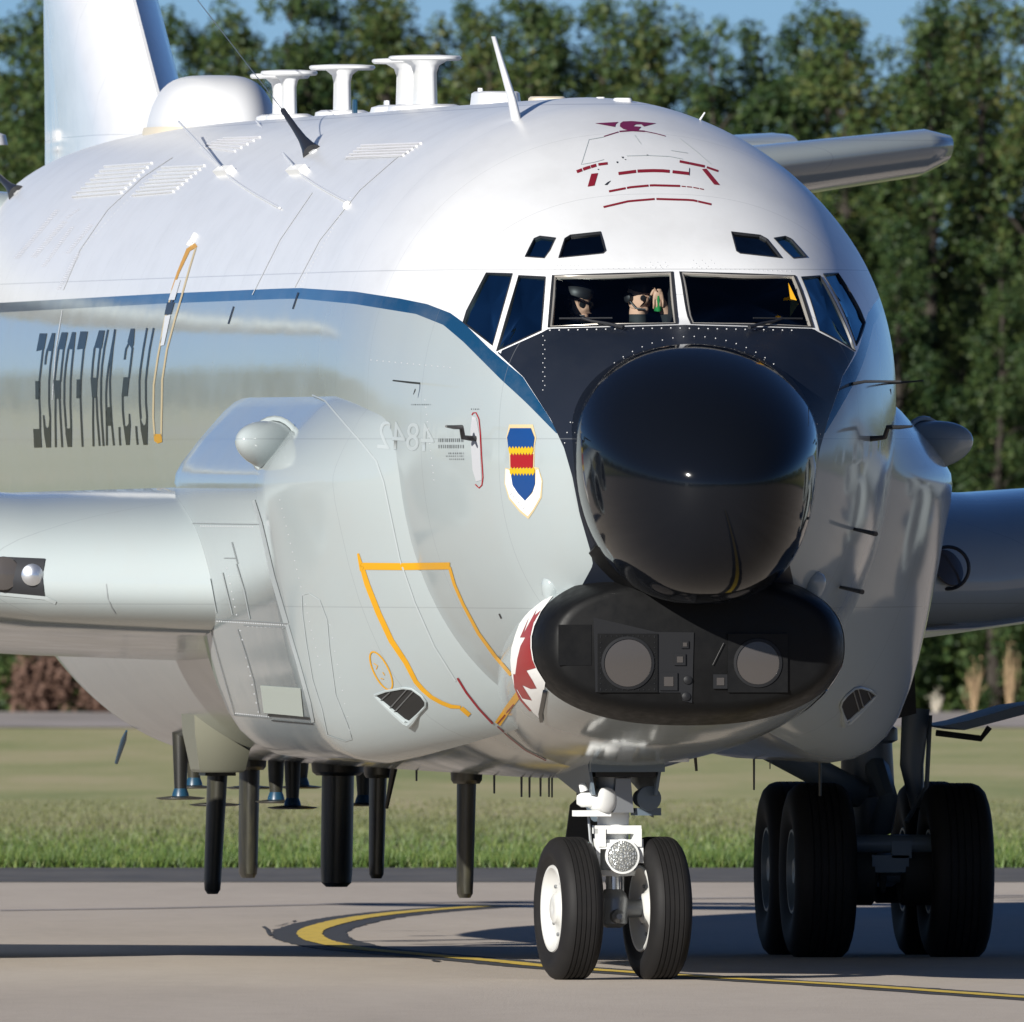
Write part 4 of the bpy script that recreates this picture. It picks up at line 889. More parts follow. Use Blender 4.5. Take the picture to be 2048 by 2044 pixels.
# nose gear: turned about 8 degrees towards photo right
st = R_(8.2); AX = Vector((-math.cos(st), -math.sin(st), 0)); NG = Vector((-.045, .02, 0))
for s in (1, -1):
    wheel('nose_wheel', NG + AX * s * .307 + Vector((0, 0, .4825)), .4835, .285, AX * s, .295, M['rim'], 5)
G = M['gear']; F_ = Vector((math.sin(st), -math.cos(st), 0)); ROT = Matrix.Rotation(st, 3, 'Z')
def gp(x, y, z): return NG + ROT @ Vector((x, y, z))
mb = MB(); mb.tube([gp(-.20, 0, .4825), gp(.20, 0, .4825)], .062, 18); mb.build('nose_axle', M['steel'], plane)
mb = MB(); mb.lathe([(-.13, .05), (-.10, .095), (.06, .10), (.10, .085), (.13, .06)], gp(0, -.01, .4825), (0, 0, 1), 20); mb.lathe([(0, .05), (.05, .045), (.07, .02)], gp(0, -.10, .43), F_, 12); axle_hub = mb.build('axle_fork', M['steel'], plane)
mb = MB(); mb.tube([gp(0, 0, .5), gp(0, 0, .80)], .048, 18); mb.build('oleo_piston', M['lamp'], plane)
mb = MB(); mb.lathe([(.70, .09), (.705, .15), (.74, .155), (.745, .11), (.80, .10), (.98, .105), (.985, .125), (1.02, .125), (1.025, .105), (1.40, .12)], (NG.x, NG.y, 0), (0, 0, 1), 28); mb.build('oleo_strut', G, plane, 30)
mb = MB()
for s in (-1, 1): mb.tube([gp(s * .055, .16, .50), gp(s * .045, .30, .66), gp(s * .04, .12, .84)], [.028, .022, .028], 8)
mb.build('torque_link', M['steel'], plane)
# steering collar and brackets
mb = MB(); mb.box(gp(0, -.10, 1.015), (.30, .16, .055), ROT); mb.box(gp(-.125, -.13, .96), (.05, .12, .12), ROT); mb.box(gp(.125, -.13, .96), (.05, .12, .12), ROT); mb.box(gp(0, -.13, .905), (.27, .10, .04), ROT); mb.build('steering_collar', G, plane, 20, False)
mb = MB(); mb.box(gp(-.15, -.14, .845), (.03, .07, .22), ROT); mb.box(gp(.15, -.14, .87), (.03, .07, .16), ROT); mb.box(gp(0, -.13, .935), (.30, .05, .025), ROT); mb.build('lamp_bracket', G, plane, 20, False)
# taxi lamp with patterned lens
LC = gp(.012, -.19, .835); mb = MB(); mb.lathe([(-.10, .06), (-.06, .10), (0, .118), (.018, .118), (.020, .104)], LC, F_, 36, True, False); lamp = mb.build('taxi_lamp', G, plane, 30)
M['lensglass'] = mat('pressed_lamp_lens', (.55, .56, .55), .18, .55); t = NT(M['lensglass'])
v = t.new('ShaderNodeTexVoronoi', feature='DISTANCE_TO_EDGE'); v.inputs['Scale'].default_value = 52; t.lk(t.coord(), v.inputs['Vector'])
t.lk(t.ramp(v.outputs['Distance'], [(.0, (.16, .17, .17)), (.16, (.62, .63, .61))]), t.b.inputs['Base Color']); t.bump(v.outputs['Distance'], .01)
mb = MB(); mb.lathe([(.012, .105), (.020, .085), (.026, .045), (.028, .001)], LC, F_, 36, False, True); mb.build('lamp_lens', M['lensglass'], lamp, 60)
# actuators either side of the strut head
mb = MB(); c = gp(-.16, -.16, 1.215)
mb.lathe([(-.05, .05), (.02, .075), (.10, .075), (.105, .085), (.15, .085), (.16, .07), (.17, .03)], c + F_ * -.06, (F_ + Vector((.45, 0, 0))).normalized(), 22); mb.lathe([(-.13, .03), (-.1, .05), (.0, .05)], c, (1, 0, 0), 14); mb.box(c + Vector((-.03, 0, -.09)), (.24, .12, .04), ROT); mb.lathe([(0, .03), (.05, .025), (.06, .01)], c + Vector((-.08, 0, .06)), (-.3, 0, 1), 10); mb.build('steering_actuator', G, plane, 40)
mb = MB(); c = gp(.19, -.16, 1.225); mb.lathe([(-.10, .06), (.10, .085), (.12, .083), (.122, .07)], c + F_ * -.04, F_, 24); mb.box(c + Vector((.0, .02, -.09)), (.18, .12, .05), ROT); mb.build('steering_actuator', M['shadegear'], plane, 40)
mb = MB(); mb.rings([[(c0[0], c0[1], z) for c0 in ((-w, -.20), (w, -.20), (w, .10), (-w, .10))] for w, z in ((.07, 1.13), (.05, 1.36))]); mb.build('strut_head', M['steel'], plane, 20)
mb = MB()
for p in ([gp(-.2, -.1, 1.14), gp(-.19, -.12, .95), gp(-.15, -.14, .78)], [gp(.2, -.1, 1.13), gp(.25, -.1, 1.1), gp(.24, -.08, 1.2)], [gp(-.12, -.1, .8), gp(-.16, -.12, .62)]): mb.tube(p, .010, 6)
mb.build('hydraulic_hose', M['steel'], plane)
mb = MB(); mb.tube([gp(.06, -.02, .74), gp(.06, -.02, .5)], .012, 8); mb.build('piston_rod', M['lamp'], plane)
mb = MB()
for s in (-1, 1): mb.tube([gp(s * .10, .08, 1.1), (s * .16, 1.7, 1.5)], .035, 10)
mb.build('drag_brace', M['shadegear'], plane)
# wheel bay: solid dark block painted for the opening's shade, plus doors
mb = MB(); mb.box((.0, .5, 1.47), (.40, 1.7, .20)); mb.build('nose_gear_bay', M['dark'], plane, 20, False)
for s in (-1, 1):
    mb = MB(); mb.rings([[(s * .235, -.30, 1.47), (s * .20, -.30, 1.25), (s * .20, .2, 1.22), (s * .235, 2.0, 1.40)], [(s * .255, -.30, 1.47), (s * .22, -.30, 1.25), (s * .22, .2, 1.22), (s * .255, 2.0, 1.40)]]); mb.build('nose_gear_door', M['shadegear'], plane, 20, False)
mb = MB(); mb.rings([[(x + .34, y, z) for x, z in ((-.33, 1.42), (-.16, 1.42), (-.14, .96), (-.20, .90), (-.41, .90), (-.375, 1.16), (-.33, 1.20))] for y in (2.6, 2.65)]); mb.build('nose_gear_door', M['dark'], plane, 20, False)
mb = MB(); mb.box((.0, -.42, 1.47), (.50, .10, .13)); mb.build('bay_sill', M['shadegear'], plane, 20)
a = onplane(1350, 1505, 1, -.8); mb = MB(); mb.rings([[(a.x + w / 2 * math.copysign(abs(math.cos(q)) ** .6, math.cos(q)), -.8 + .15 * math.sin(q), z) for q in np.linspace(0, 2 * math.pi, 18, endpoint=False)] for w, z in ((.21, 1.56), (.20, 1.50), (.18, 1.475))]); mb.build('antenna_base', M['gear'], plane)
# main gear, both sides: four-wheel bogie, strut, braces, doors
for side in (1, -1):
    X = 3.42 if side > 0 else -3.74; A = Vector((side, 0, 0)); B = Vector((-1, 0, 0))
    for y in (13.18, 14.68):
        for k in (-1, 1): wheel('main_wheel', Vector((X + k * .485, y, .605)), .6225, .44, B, .30, M['shadegear'], 5)
        mb = MB(); mb.tube([(X - .5, y, .60), (X + .5, y, .60)], .075, 16); mb.build('bogie_axle', M['shadegear'], plane)
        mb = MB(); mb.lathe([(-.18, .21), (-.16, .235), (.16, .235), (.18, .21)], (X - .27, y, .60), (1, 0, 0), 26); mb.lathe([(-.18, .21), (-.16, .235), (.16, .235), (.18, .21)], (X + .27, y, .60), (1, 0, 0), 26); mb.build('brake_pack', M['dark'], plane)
    mb = MB(); mb.rings([[(X + a * .13, y, .66 + b * h) for a, b in ((-1, -1), (1, -1), (1, 1), (-1, 1))] for y, h in ((12.95, .06), (13.3, .11), (13.93, .17), (14.5, .11), (14.9, .06))]); mb.build('bogie_beam', M['shadegear'], plane, 30)
    mb = MB(); mb.lathe([(.62, .15), (.80, .17), (.84, .12), (1.12, .12), (1.13, .17), (1.2, .19), (1.50, .18), (1.52, .22), (1.60, .22), (1.62, .19), (2.7, .19)], (X - side * .02, 13.93, 0), (side * -.02, 0, 1), 26); mb.build('oleo_strut', M['shadegear'], plane, 30)
    mb = MB(); mb.tube([(X - side * (1.05 if side > 0 else .55), 13.2, 1.60), (X - side * .12, 13.75, 1.14)], .10, 10); mb.build('side_brace', M['shadegear'], plane)
    mb = MB(); mb.tube([(X + side * .26, 13.6, 1.75), (X + side * .23, 13.6, 1.35), (X + side * .27, 13.6, 1.05)], [.10, .085, .05], 12); mb.tube([(X + side * .36, 13.6, 1.7), (X + side * .33, 13.55, 1.2), (X + side * .18, 13.5, .95)], .018, 6); mb.build('retraction_jack', M['shadegear'], plane)
    mb = MB(); mb.tube([(X, 13.5, .92), (X + side * .02, 13.25, 1.12), (X, 13.75, 1.32)], [.09, .07, .09], 8); mb.build('torque_link', M['shadegear'], plane)
    mb = MB(); mb.tube([(X - .40, 13.02, .80), (X + .40, 13.02, .80)], .065, 12); mb.box((X + .08, 12.99, .76), (.14, .08, .12)); mb.build('bogie_crossbar', M['shadegear'], plane)
    for k, (dx, z0, z1) in enumerate(((-.36, .72, .50), (.34, .72, .52), (-.05, .62, .46), (.12, .56, .44))):
        mb = MB(); mb.tube([(X + dx, 13.0, z0), (X + dx * .95, 13.02, z1)], [.03, .022], 8); mb.build('brake_line', M['dark'], plane)
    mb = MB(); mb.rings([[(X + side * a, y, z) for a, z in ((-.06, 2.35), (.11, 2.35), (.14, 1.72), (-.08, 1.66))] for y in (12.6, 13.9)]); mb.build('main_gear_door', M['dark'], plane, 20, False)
    mb = MB(); mb.rings([[(X + side * a, y, z) for a, z in ((.36, 1.63), (.52, 1.60), (1.25, 1.79), (1.26, 1.82), (.9, 1.77), (.54, 1.665))] for y in (12.9, 14.1)]); mb.build('main_gear_door', M['shadegear'], plane, 20, False)
    mb = MB(); mb.tube([(X + side * .34, 13.1, 1.58), (X + side * .66, 13.1, 1.54), (X + side * .72, 13.1, 1.62)], .022, 8); mb.build('door_link', M['dark'], plane)
mb = MB(); mb.rings([[(x, y, z) for x, z in ((-4.35, 1.05), (-3.55, 1.95), (-3.50, 1.93), (-4.32, 1.0))] for y in (12.6, 14.4)]); mb.build('main_gear_door', M['grey'], plane, 20, False)
# engines under the wing (outside the frame, they shade and mirror)
eng = None
for x, y, z in ((8.6, 8.2, 2.05), (14.6, 12.6, 2.7), (-8.6, 8.2, 2.05), (-14.6, 12.6, 2.7)):
    mb = MB(); mb.lathe([(0, .78), (-.12, .86), (-.10, .92), (.5, 1.04), (1.6, 1.05), (3.2, .8), (4.2, .5), (4.3, .3)], (x, y, z), (0, 1, 0), 40, False); o = mb.build('engine_nacelle', M['grey'], plane, 40)
    mb = MB(); mb.rings([[(x + s * .14, yy, zz) for s, yy, zz in ((-1, y + .6, z + .9), (1, y + .6, z + .9), (1, y + 4.4, z + .5), (-1, y + 4.4, z + .5))], [(x + s * .12, yy, zz) for s, yy, zz in ((-1, y + 1.8, z + 1.35), (1, y + 1.8, z + 1.35), (1, y + 5, z + 1.3), (-1, y + 5, z + 1.3))]]); mb.build('engine_pylon', M['grey'], o)
    mb = MB(); mb.lathe([(.5, .79), (.55, .3), (.1, .02)], (x, y, z), (0, 1, 0), 32, False); mb.build('fan_face', M['dark'], o)
# ------------------------------------------------------------------ people and things inside the cockpit
def skin_body(name, verts, edges, m, parent=None, sub=2):
    """one continuous surface grown over a joint skeleton; verts: (x, y, z, radius x, radius y)"""
    me = bpy.data.meshes.new(name); me.from_pydata([v[:3] for v in verts], edges, []); o = link(name, me, parent, [m] if not isinstance(m, list) else m)
    o.modifiers.new('skin', 'SKIN'); sd = o.modifiers.new('sub', 'SUBSURF'); sd.levels = sub; sd.render_levels = sub
    for i, v in enumerate(verts):
        d = me.skin_vertices[0].data[i]; d.radius = (v[3], v[4] if len(v) > 4 else v[3]); d.use_root = (i == 0)
    o.modifiers['skin'].use_smooth_shade = True
    return o
def crew_mat(name, cloth, zneck):
    m = mat(name, cloth, .8); t = NT(m); co = t.coord(); sp = t.new('ShaderNodeSeparateXYZ'); t.lk(co, sp.inputs[0])
    k = t.math('GREATER_THAN', sp.outputs[2], zneck); t.lk(t.mix(k, cloth, (.62, .36, .25)), t.b.inputs['Base Color']); return m
M['cap'] = mat('dark_headset', (.012, .012, .014), .5); M['skin'] = mat('bare_skin', (.62, .36, .25), .55)
def person(x, y, z, turn, tilt, label, cloth, hand=None):
    """z: chin height; seated figure facing the windshield, head turned by turn"""
    root = empty('person', (x, y, z - .80)); tag(root, label, 'person', 'flight crew behind the windshield')
    rot = Matrix.Rotation(turn, 3, 'Z') @ Matrix.Rotation(tilt, 3, 'X')
    def hd(a, b, c): p = rot @ Vector((a, b, c)); return (p.x, p.y + .01, p.z + .80)
    H = .80
    V = [(0, .06, .05, .17, .13), (0, .07, .25, .16, .11), (0, .05, .45, .19, .11), (0, .05, .58, .14, .09), (0, .03, .66, .062, .062), hd(0, .01, -.02) + (.062, .066), hd(0, 0, .05) + (.074, .088), hd(0, .015, .13) + (.078, .098), hd(0, .02, .19) + (.060, .075),
         (-.20, .05, .53, .065), (-.27, -.02, .30, .046), (-.22, -.26, .22, .036), (-.19, -.34, .22, .030), (.20, .05, .53, .065), (.27, -.02, .30, .046), (.22, -.26, .22, .036), (.19, -.34, .22, .030), (-.10, -.12, .0, .09), (-.11, -.48, .0, .07), (.10, -.12, .0, .09), (.11, -.48, .0, .07),
         hd(0, -.098, .075) + (.013, .015), hd(0, -.085, .012) + (.03, .018)]
    E = [(0, 1), (1, 2), (2, 3), (3, 4), (4, 5), (5, 6), (6, 7), (7, 8), (3, 9), (9, 10), (10, 11), (11, 12), (3, 13), (13, 14), (14, 15), (15, 16), (0, 17), (17, 18), (0, 19), (19, 20), (6, 21), (5, 22)]
    if hand:
        hx, hy, hz = hand; V[13] = (.21, .02, .55, .065); V[14] = (hx * .5 + .14, hy * .5, hz * .55 + .2, .046); V[15] = (hx, hy, hz - .05, .030); V[16] = (hx, hy, hz, .032)
    body = skin_body('body', V, E, crew_mat('crew_body', cloth, hd(0, 0, -.035)[2]), root)
    cap = MB(); c = Vector(hd(0, .022, .125)); zz = rot @ Vector((0, -.25, 1)); cap.lathe([(.018, .099), (.05, .098), (.08, .08), (.10, .04), (.105, .001)], c, zz, 24, False); cap.build('headset_cap', M['cap'], root, 60)
    gl_ = MB()
    for s in (-1, 1): gl_.lathe([(-.004, .021), (.005, .019), (.008, .001)], Vector(hd(s * .032, -.088, .085)), rot @ Vector((s * .25, -1, 0)), 12)
    gl_.build('sunglasses', M['cap'], root); ear = MB()
    for s in (-1, 1): ear.lathe([(-.02, .030), (.02, .034), (.03, .02)], Vector(hd(s * .078, .01, .075)), rot @ Vector((s, 0, 0)), 14)
    ear.build('headset', M['cap'], root); mic = MB(); mic.tube([hd(-.085, 0, .06), hd(-.075, -.07, .015), hd(-.02, -.108, .012)], .006, 6); mic.build('boom_microphone', M['cap'], root)
    hb = []
    for s, (px, py, pz) in ((-1, V[12][:3]), (1, V[16][:3])):
        up = 1 if hand and s > 0 else 0; fd = Vector((0, -.2, -1)) if up else Vector((0, -1, -.3)); fd.normalize(); sdv = Vector((1, 0, 0)); b = Vector((px, py, pz)); VV = [tuple(b) + (.034, .02), tuple(b + fd * .07) + (.036, .018)]; EE = [(0, 1)]
        for k in range(4):
            q = b + fd * .08 + sdv * (k - 1.5) * .02; L = (.038, .045, .042, .032)[k]; n0 = len(VV); cur = Vector((0, -.5, -.8)) if not up else Vector((0, .5, -.9))
            VV += [tuple(q) + (.009, .009), tuple(q + fd * L) + (.008, .008), tuple(q + fd * L + cur.normalized() * L * .8) + (.007, .007)]; EE += [(1, n0), (n0, n0 + 1), (n0 + 1, n0 + 2)]
        q = b + fd * .02 + sdv * -s * .03; n0 = len(VV); VV += [tuple(q) + (.011, .011), tuple(q + fd * .035 + sdv * -s * .02) + (.009, .009)]; EE += [(0, n0), (n0, n0 + 1)]
        skin_body('hand', VV, EE, M['skin'], root)
    return root
p1 = onplane(1158, 632, 1, -2.99); person(p1.x, p1.y, p1.z, R_(25), R_(6), 'pilot in green flight suit and dark headset behind the windshield corner', (.045, .075, .045))
p2 = onplane(1278, 618, 1, -2.95); p3 = onplane(1316, 575, 1, -3.08)
person(p2.x, p2.y, p2.z, R_(28), R_(8), 'crew member with raised hand holding a green cloth beside the centre post', (.020, .024, .026), (p3.x - p2.x, p3.y - p2.y, p3.z - (p2.z - .80)))
mb = MB(); q = p3 + Vector((0, -.01, -.055))
mb.rings([[(q.x + w / 2 * math.cos(a) * (1 + .18 * math.sin(3 * a)), q.y + .02 * math.sin(a), q.z + dz) for a in np.linspace(0, 2 * math.pi, 14, endpoint=False)] for w, dz in ((.02, 0), (.036, -.03), (.05, -.07), (.052, -.10), (.04, -.105))])
tag(mb.build('green_cloth', mat('bright_green_cloth', (.01, .22, .045), .7), None, 60), 'bright green cloth hanging from the raised hand behind the windshield', 'cloth')
a = onplane(1577, 566, 1, -3.33); b = onplane(1597, 608, 1, -3.33); c = onplane(1580, 634, 1, -3.33); d = onplane(1581, 598, 1, -3.33)
mb = MB(); mb.rings([[(p.x, p.y + dy, p.z) for p in (a, b, c, d)] for dy in (0, .02)]); tag(mb.build('yellow_card', M['yellow'], None, 20), 'yellow folded card standing in the far corner of the windshield', 'card')
mb = MB(); c = onplane(1538, 502, 1, -2.3); rs = []
for k in range(9):
    a = math.pi * k / 8; rs.append([(c.x + .11 * math.sin(a) * math.cos(q) * (1 + .22 * math.sin(5 * q + 3 * a)), c.y + .09 * math.sin(a) * math.sin(q) * (1 + .2 * math.cos(4 * q)), c.z - .10 * math.cos(a) * (1 + .1 * math.sin(3 * q))) for q in np.linspace(0, 2 * math.pi, 18, endpoint=False)])
mb.rings(rs); tag(mb.build('crumpled_cover', mat('crumpled_camouflage_cloth', (.20, .21, .19), .8), None, 25), 'crumpled grey green cloth behind the far eyebrow window', 'cloth')
# cockpit fittings: glare shield, seats, sun visor, window rail
mb = MB(); mb.rings([[(x, y, z) for y, z in ((-3.25, 4.30), (-2.99, 4.33), (-2.97, 4.20), (-3.2, 4.2))] for x in (-.95, -.5, 0, .5, .95)]); mb.build('glare_shield', mat('glare_shield_teal_black', (.012, .028, .034), .6), plane)
for x in (-.56, .56):
    mb = MB(); mb.box((x, -1.95, 4.05), (.42, .10, .62)); mb.box((x, -2.2, 3.78), (.44, .45, .10)); mb.build('crew_seat', M['interior'], plane)
h1, h2 = onplane(1163, 489, 1, -2.3), onplane(1203, 487, 1, -2.3); mb = MB(); mb.box((h1 + h2) / 2, ((h2 - h1).x, .02, .035)); mb.build('sun_visor', mat('visor_grey_green', (.30, .34, .33), .6), plane)
# ------------------------------------------------------------------ ground: laid out square to the taxiway edge, local x along it, y away
def ground_obj(name, x0, x1, d0, d1, z, m, nx=1, ny=1):
    xs = np.linspace(x0, x1, nx + 1); yy = np.linspace(d0, d1, ny + 1); vs = [(x, y - DIST, 0) for y in yy for x in xs]; n = nx + 1
    fs = [(j * n + i, j * n + i + 1, (j + 1) * n + i + 1, (j + 1) * n + i) for j in range(ny) for i in range(nx)]
    me = bpy.data.meshes.new(name); me.from_pydata(vs, [], fs); o = link(name, me, None, [m]); o.location = W(0, DIST, z); o.rotation_euler = (0, 0, -math.asin(S_)); o['kind'] = 'structure'; return o
M['earth'] = mat('meadow_ground', (.12, .13, .05), .95); t = NT(M['earth']); co = t.coord(); sp = t.new('ShaderNodeSeparateXYZ'); t.lk(co, sp.inputs[0])
nz = t.noise(t.coord((.30, .045, 1)), 1.0, 6, .66); fine = t.noise(t.coord((9, .8, 1)), 1.0, 6, .7)
gk = t.math('ADD', t.math('MULTIPLY', nz, .75), t.math('MULTIPLY', fine, .25))
c1 = t.ramp(gk, [(.34, (.19, .225, .068)), (.46, (.28, .285, .112)), (.56, (.36, .325, .160)), (.68, (.42, .35, .21))])
near = t.ramp(t.math('DIVIDE', t.math('SUBTRACT', sp.outputs[1], 80.0), 60.0), [(.0, (1, 1, 1)), (.75, (.35, .35, .35)), (1.0, (0, 0, 0))])
t.lk(t.mix(t.math('MULTIPLY', near, .85), c1, (.15, .20, .045)), t.b.inputs['Base Color'])
ground_obj('ground', -2500, 2500, -1500, 4000, 0, M['earth'])
M['concrete'] = mat('taxiway_concrete', (.36, .31, .265), .9); t = NT(M['concrete']); co = t.coord((.35, .05, 1))
a = t.noise(co, 1.0, 6, .6); b = t.noise(t.coord((5, .9, 1)), 1.0, 6, .7); g_ = t.noise(t.coord((40, 8, 1)), 1.0, 3, .7)
k = t.math('ADD', t.math('MULTIPLY', a, .6), t.math('ADD', t.math('MULTIPLY', b, .25), t.math('MULTIPLY', g_, .15)))
t.lk(t.ramp(k, [(.34, (.365, .315, .265)), (.5, (.435, .377, .318)), (.66, (.49, .43, .365))]), t.b.inputs['Base Color']); t.bump(g_, .004)
ground_obj('taxiway', -700, 700, 60, 367.5, .004, M['concrete'])
M['asphalt'] = mat('shoulder_asphalt', (.075, .072, .072), .9); t = NT(M['asphalt']); t.lk(t.ramp(t.noise(t.coord((1.2, .3, 1)), 1.0, 6, .7), [(.35, (.055, .054, .056)), (.6, (.095, .09, .085)), (.75, (.15, .14, .12))]), t.b.inputs['Base Color'])
ground_obj('shoulder', -700, 700, 367.5, 380, .008, M['asphalt'])
M['runway'] = mat('far_runway_surface', (.33, .29, .27), .9); t = NT(M['runway']); t.lk(t.ramp(t.noise(t.coord((.3, .05, 1)), 1.0, 6, .7), [(.35, (.24, .215, .20)), (.6, (.36, .32, .30))]), t.b.inputs['Base Color'])
ground_obj('runway', -900, 900, 572, 606, .012, M['runway'])
# yellow taxi line with black border, a tight turn seen end on
path = [(980, 1814), (850, 1823), (760, 1832), (690, 1843), (640, 1856), (620, 1866), (626, 1878), (655, 1888), (720, 1900), (840, 1911), (1000, 1925.5), (1120, 1937), (1400, 1956), (1700, 1973), (1945, 1990), (2300, 2014)]
G2 = np.array([gpt(*p) for p in path]); tt = np.concatenate([[0], np.cumsum(np.linalg.norm(np.diff(G2 * [6, 1], axis=0), axis=1))])
fx_, fy_ = None, None
def cr(P, n=14):
    out = []
    for i in range(len(P) - 1):
        p0, p1, p2, p3 = P[max(i - 1, 0)], P[i], P[i + 1], P[min(i + 2, len(P) - 1)]
        for k in range(n):
            s = k / n; out.append(.5 * ((2 * p1) + (-p0 + p2) * s + (2 * p0 - 5 * p1 + 4 * p2 - p3) * s * s + (-p0 + 3 * p1 - 3 * p2 + p3) * s ** 3))
    return np.array(out + [P[-1]])
PL = cr(G2)
def line_obj(name, w0, w1, z, m, jit=0.0):
    vs = []; fs = []
    for i, p in enumerate(PL):
        d = PL[min(i + 1, len(PL) - 1)] - PL[max(i - 1, 0)]; d /= np.linalg.norm(d); nrm = np.array([-d[1], d[0]])
        j0, j1 = (rng.normal(0, jit), rng.normal(0, jit))
        for w in (w0 + j0, w1 + j1): q = p + nrm * w; vs.append((q[0], q[1] - DIST, 0))
    for i in range(len(PL) - 1): fs.append((2 * i, 2 * i + 1, 2 * i + 3, 2 * i + 2))
    me = bpy.data.meshes.new(name); me.from_pydata(vs, [], fs); bm = bmesh.new(); bm.from_mesh(me); bmesh.ops.recalc_face_normals(bm, faces=bm.faces); bm.to_mesh(me); bm.free()
    o = link(name, me, None, [m]); o.location = W(0, DIST, z); o.rotation_euler = (0, 0, -math.asin(S_)); o['kind'] = 'structure'; return o
M['roadyellow'] = mat('worn_yellow_road_paint', (.62, .43, .05), .8); t = NT(M['roadyellow']); t.lk(t.ramp(t.noise(t.coord((3, 1, 1)), 2.0, 6, .7), [(.3, (.42, .30, .06)), (.5, (.62, .44, .06))]), t.b.inputs['Base Color'])
M['roadblack'] = mat('black_line_border', (.035, .036, .040), .8)
line_obj('taxiway_line_border', -.28, .28, .008, M['roadblack'], .012); line_obj('taxiway_line', -.095, .095, .012, M['roadyellow'], .004)
# joints and cracks in the concrete
for pts, w in (([(0, 1822), (300, 1818), (700, 1809), (1400, 1798), (2048, 1792)], .9), ([(1480, 1812), (1760, 1800), (2048, 1796)], .6)):
    vs = []
    for p in pts: u, d = gpt(*p); vs += [(u, d - DIST - w / 2, 0), (u, d - DIST + w / 2, 0)]
    me = bpy.data.meshes.new('taxiway_joint'); me.from_pydata(vs, [], [(2 * i, 2 * i + 2, 2 * i + 3, 2 * i + 1) for i in range(len(pts) - 1)]); o = link('taxiway_joint', me, None, [M['runway']]); o.location = W(0, DIST, .008); o.rotation_euler = (0, 0, -math.asin(S_)); o['kind'] = 'structure'
for cid, pts in enumerate(([(532, 1856), (536, 1862), (534, 1868), (539, 1874)], [(552, 1855), (572, 1851), (588, 1844)], [(862, 1923), (876, 1926)])):
    P_ = [gpt(*p) for p in dens(pts, 5)]; vs = []
    for i, (u, d) in enumerate(P_): j = rng.normal(0, .012); vs += [(u - .012 + j, d - DIST, 0), (u + .012 + j, d - DIST + .5, 0)]
    me = bpy.data.meshes.new('taxiway_crack'); me.from_pydata(vs, [], [(2 * i, 2 * i + 2, 2 * i + 3, 2 * i + 1) for i in range(len(P_) - 1)]); o = link('taxiway_crack', me, None, [M['roadblack']]); o.location = W(0, DIST, .010); o.rotation_euler = (0, 0, -math.asin(S_)); o['kind'] = 'structure'
# grass blades: one mass, densest along the paved edge
def grass(n, d0, d1, hw, h0, h1, wd, pw=1.0):
    d = d0 + (d1 - d0) * rng.random(n) ** pw; u = (rng.random(n) * 2 - 1) * hw; clump = np.sin(u * 3.1 + d * .7) * np.sin(u * 1.3 - d * 1.9) * .5 + .5
    h = (h0 + (h1 - h0) * rng.random(n)) * (.55 + .6 * clump) * (1 - .75 * (d - d0) / (d1 - d0)); a = rng.random(n) * np.pi; w = wd * (.6 + .8 * rng.random(n)); lx = rng.normal(0, .35, n) * h; ly = rng.normal(0, .35, n) * h
    y = d - DIST; b0 = np.stack([u - w * np.cos(a), y - w * np.sin(a), np.zeros(n)], 1); b1 = np.stack([u + w * np.cos(a), y + w * np.sin(a), np.zeros(n)], 1); tp = np.stack([u + lx, y + ly, h], 1)
    return np.stack([b0, b1, tp], 1).reshape(-1, 3)
gv = np.concatenate([grass(90000, 380.0, 392, 8, .06, .17, .008, 1.6), grass(80000, 384, 455, 9.5, .04, .12, .008, 2.2)])
M['grass'] = mat('grass_blades', (.07, .13, .02), .6); t = NT(M['grass'])
geo = t.new('ShaderNodeNewGeometry'); co = t.coord((.5, .08, 1)); sp = t.new('ShaderNodeSeparateXYZ'); t.lk(t.coord(), sp.inputs[0])
dry = t.ramp(t.math('DIVIDE', t.math('SUBTRACT', sp.outputs[1], 82.0), 45.0), [(.0, (.0, .0, .0)), (.45, (.15, .15, .15)), (1.0, (.8, .8, .8))])
f = t.math('ADD', t.math('MULTIPLY', geo.outputs['Random Per Island'], .55), t.math('MULTIPLY', t.noise(co, 1.0, 4), .5))
green = t.ramp(f, [(.25, (.026, .058, .008)), (.55, (.064, .118, .017)), (.80, (.125, .155, .036))]); tan = t.ramp(f, [(.25, (.075, .085, .028)), (.6, (.115, .115, .048))])
t.lk(t.mix(dry, green, tan), t.b.inputs['Base Color'])
go_ = mesh_np('grass', gv, np.arange(len(gv)).reshape(-1, 3), [M['grass']]); go_.location = W(0, DIST, .0); go_.rotation_euler = (0, 0, -math.asin(S_)); tag(go_, 'long green grass along the taxiway edge drying to tan further off', 'grass', None, 'stuff')

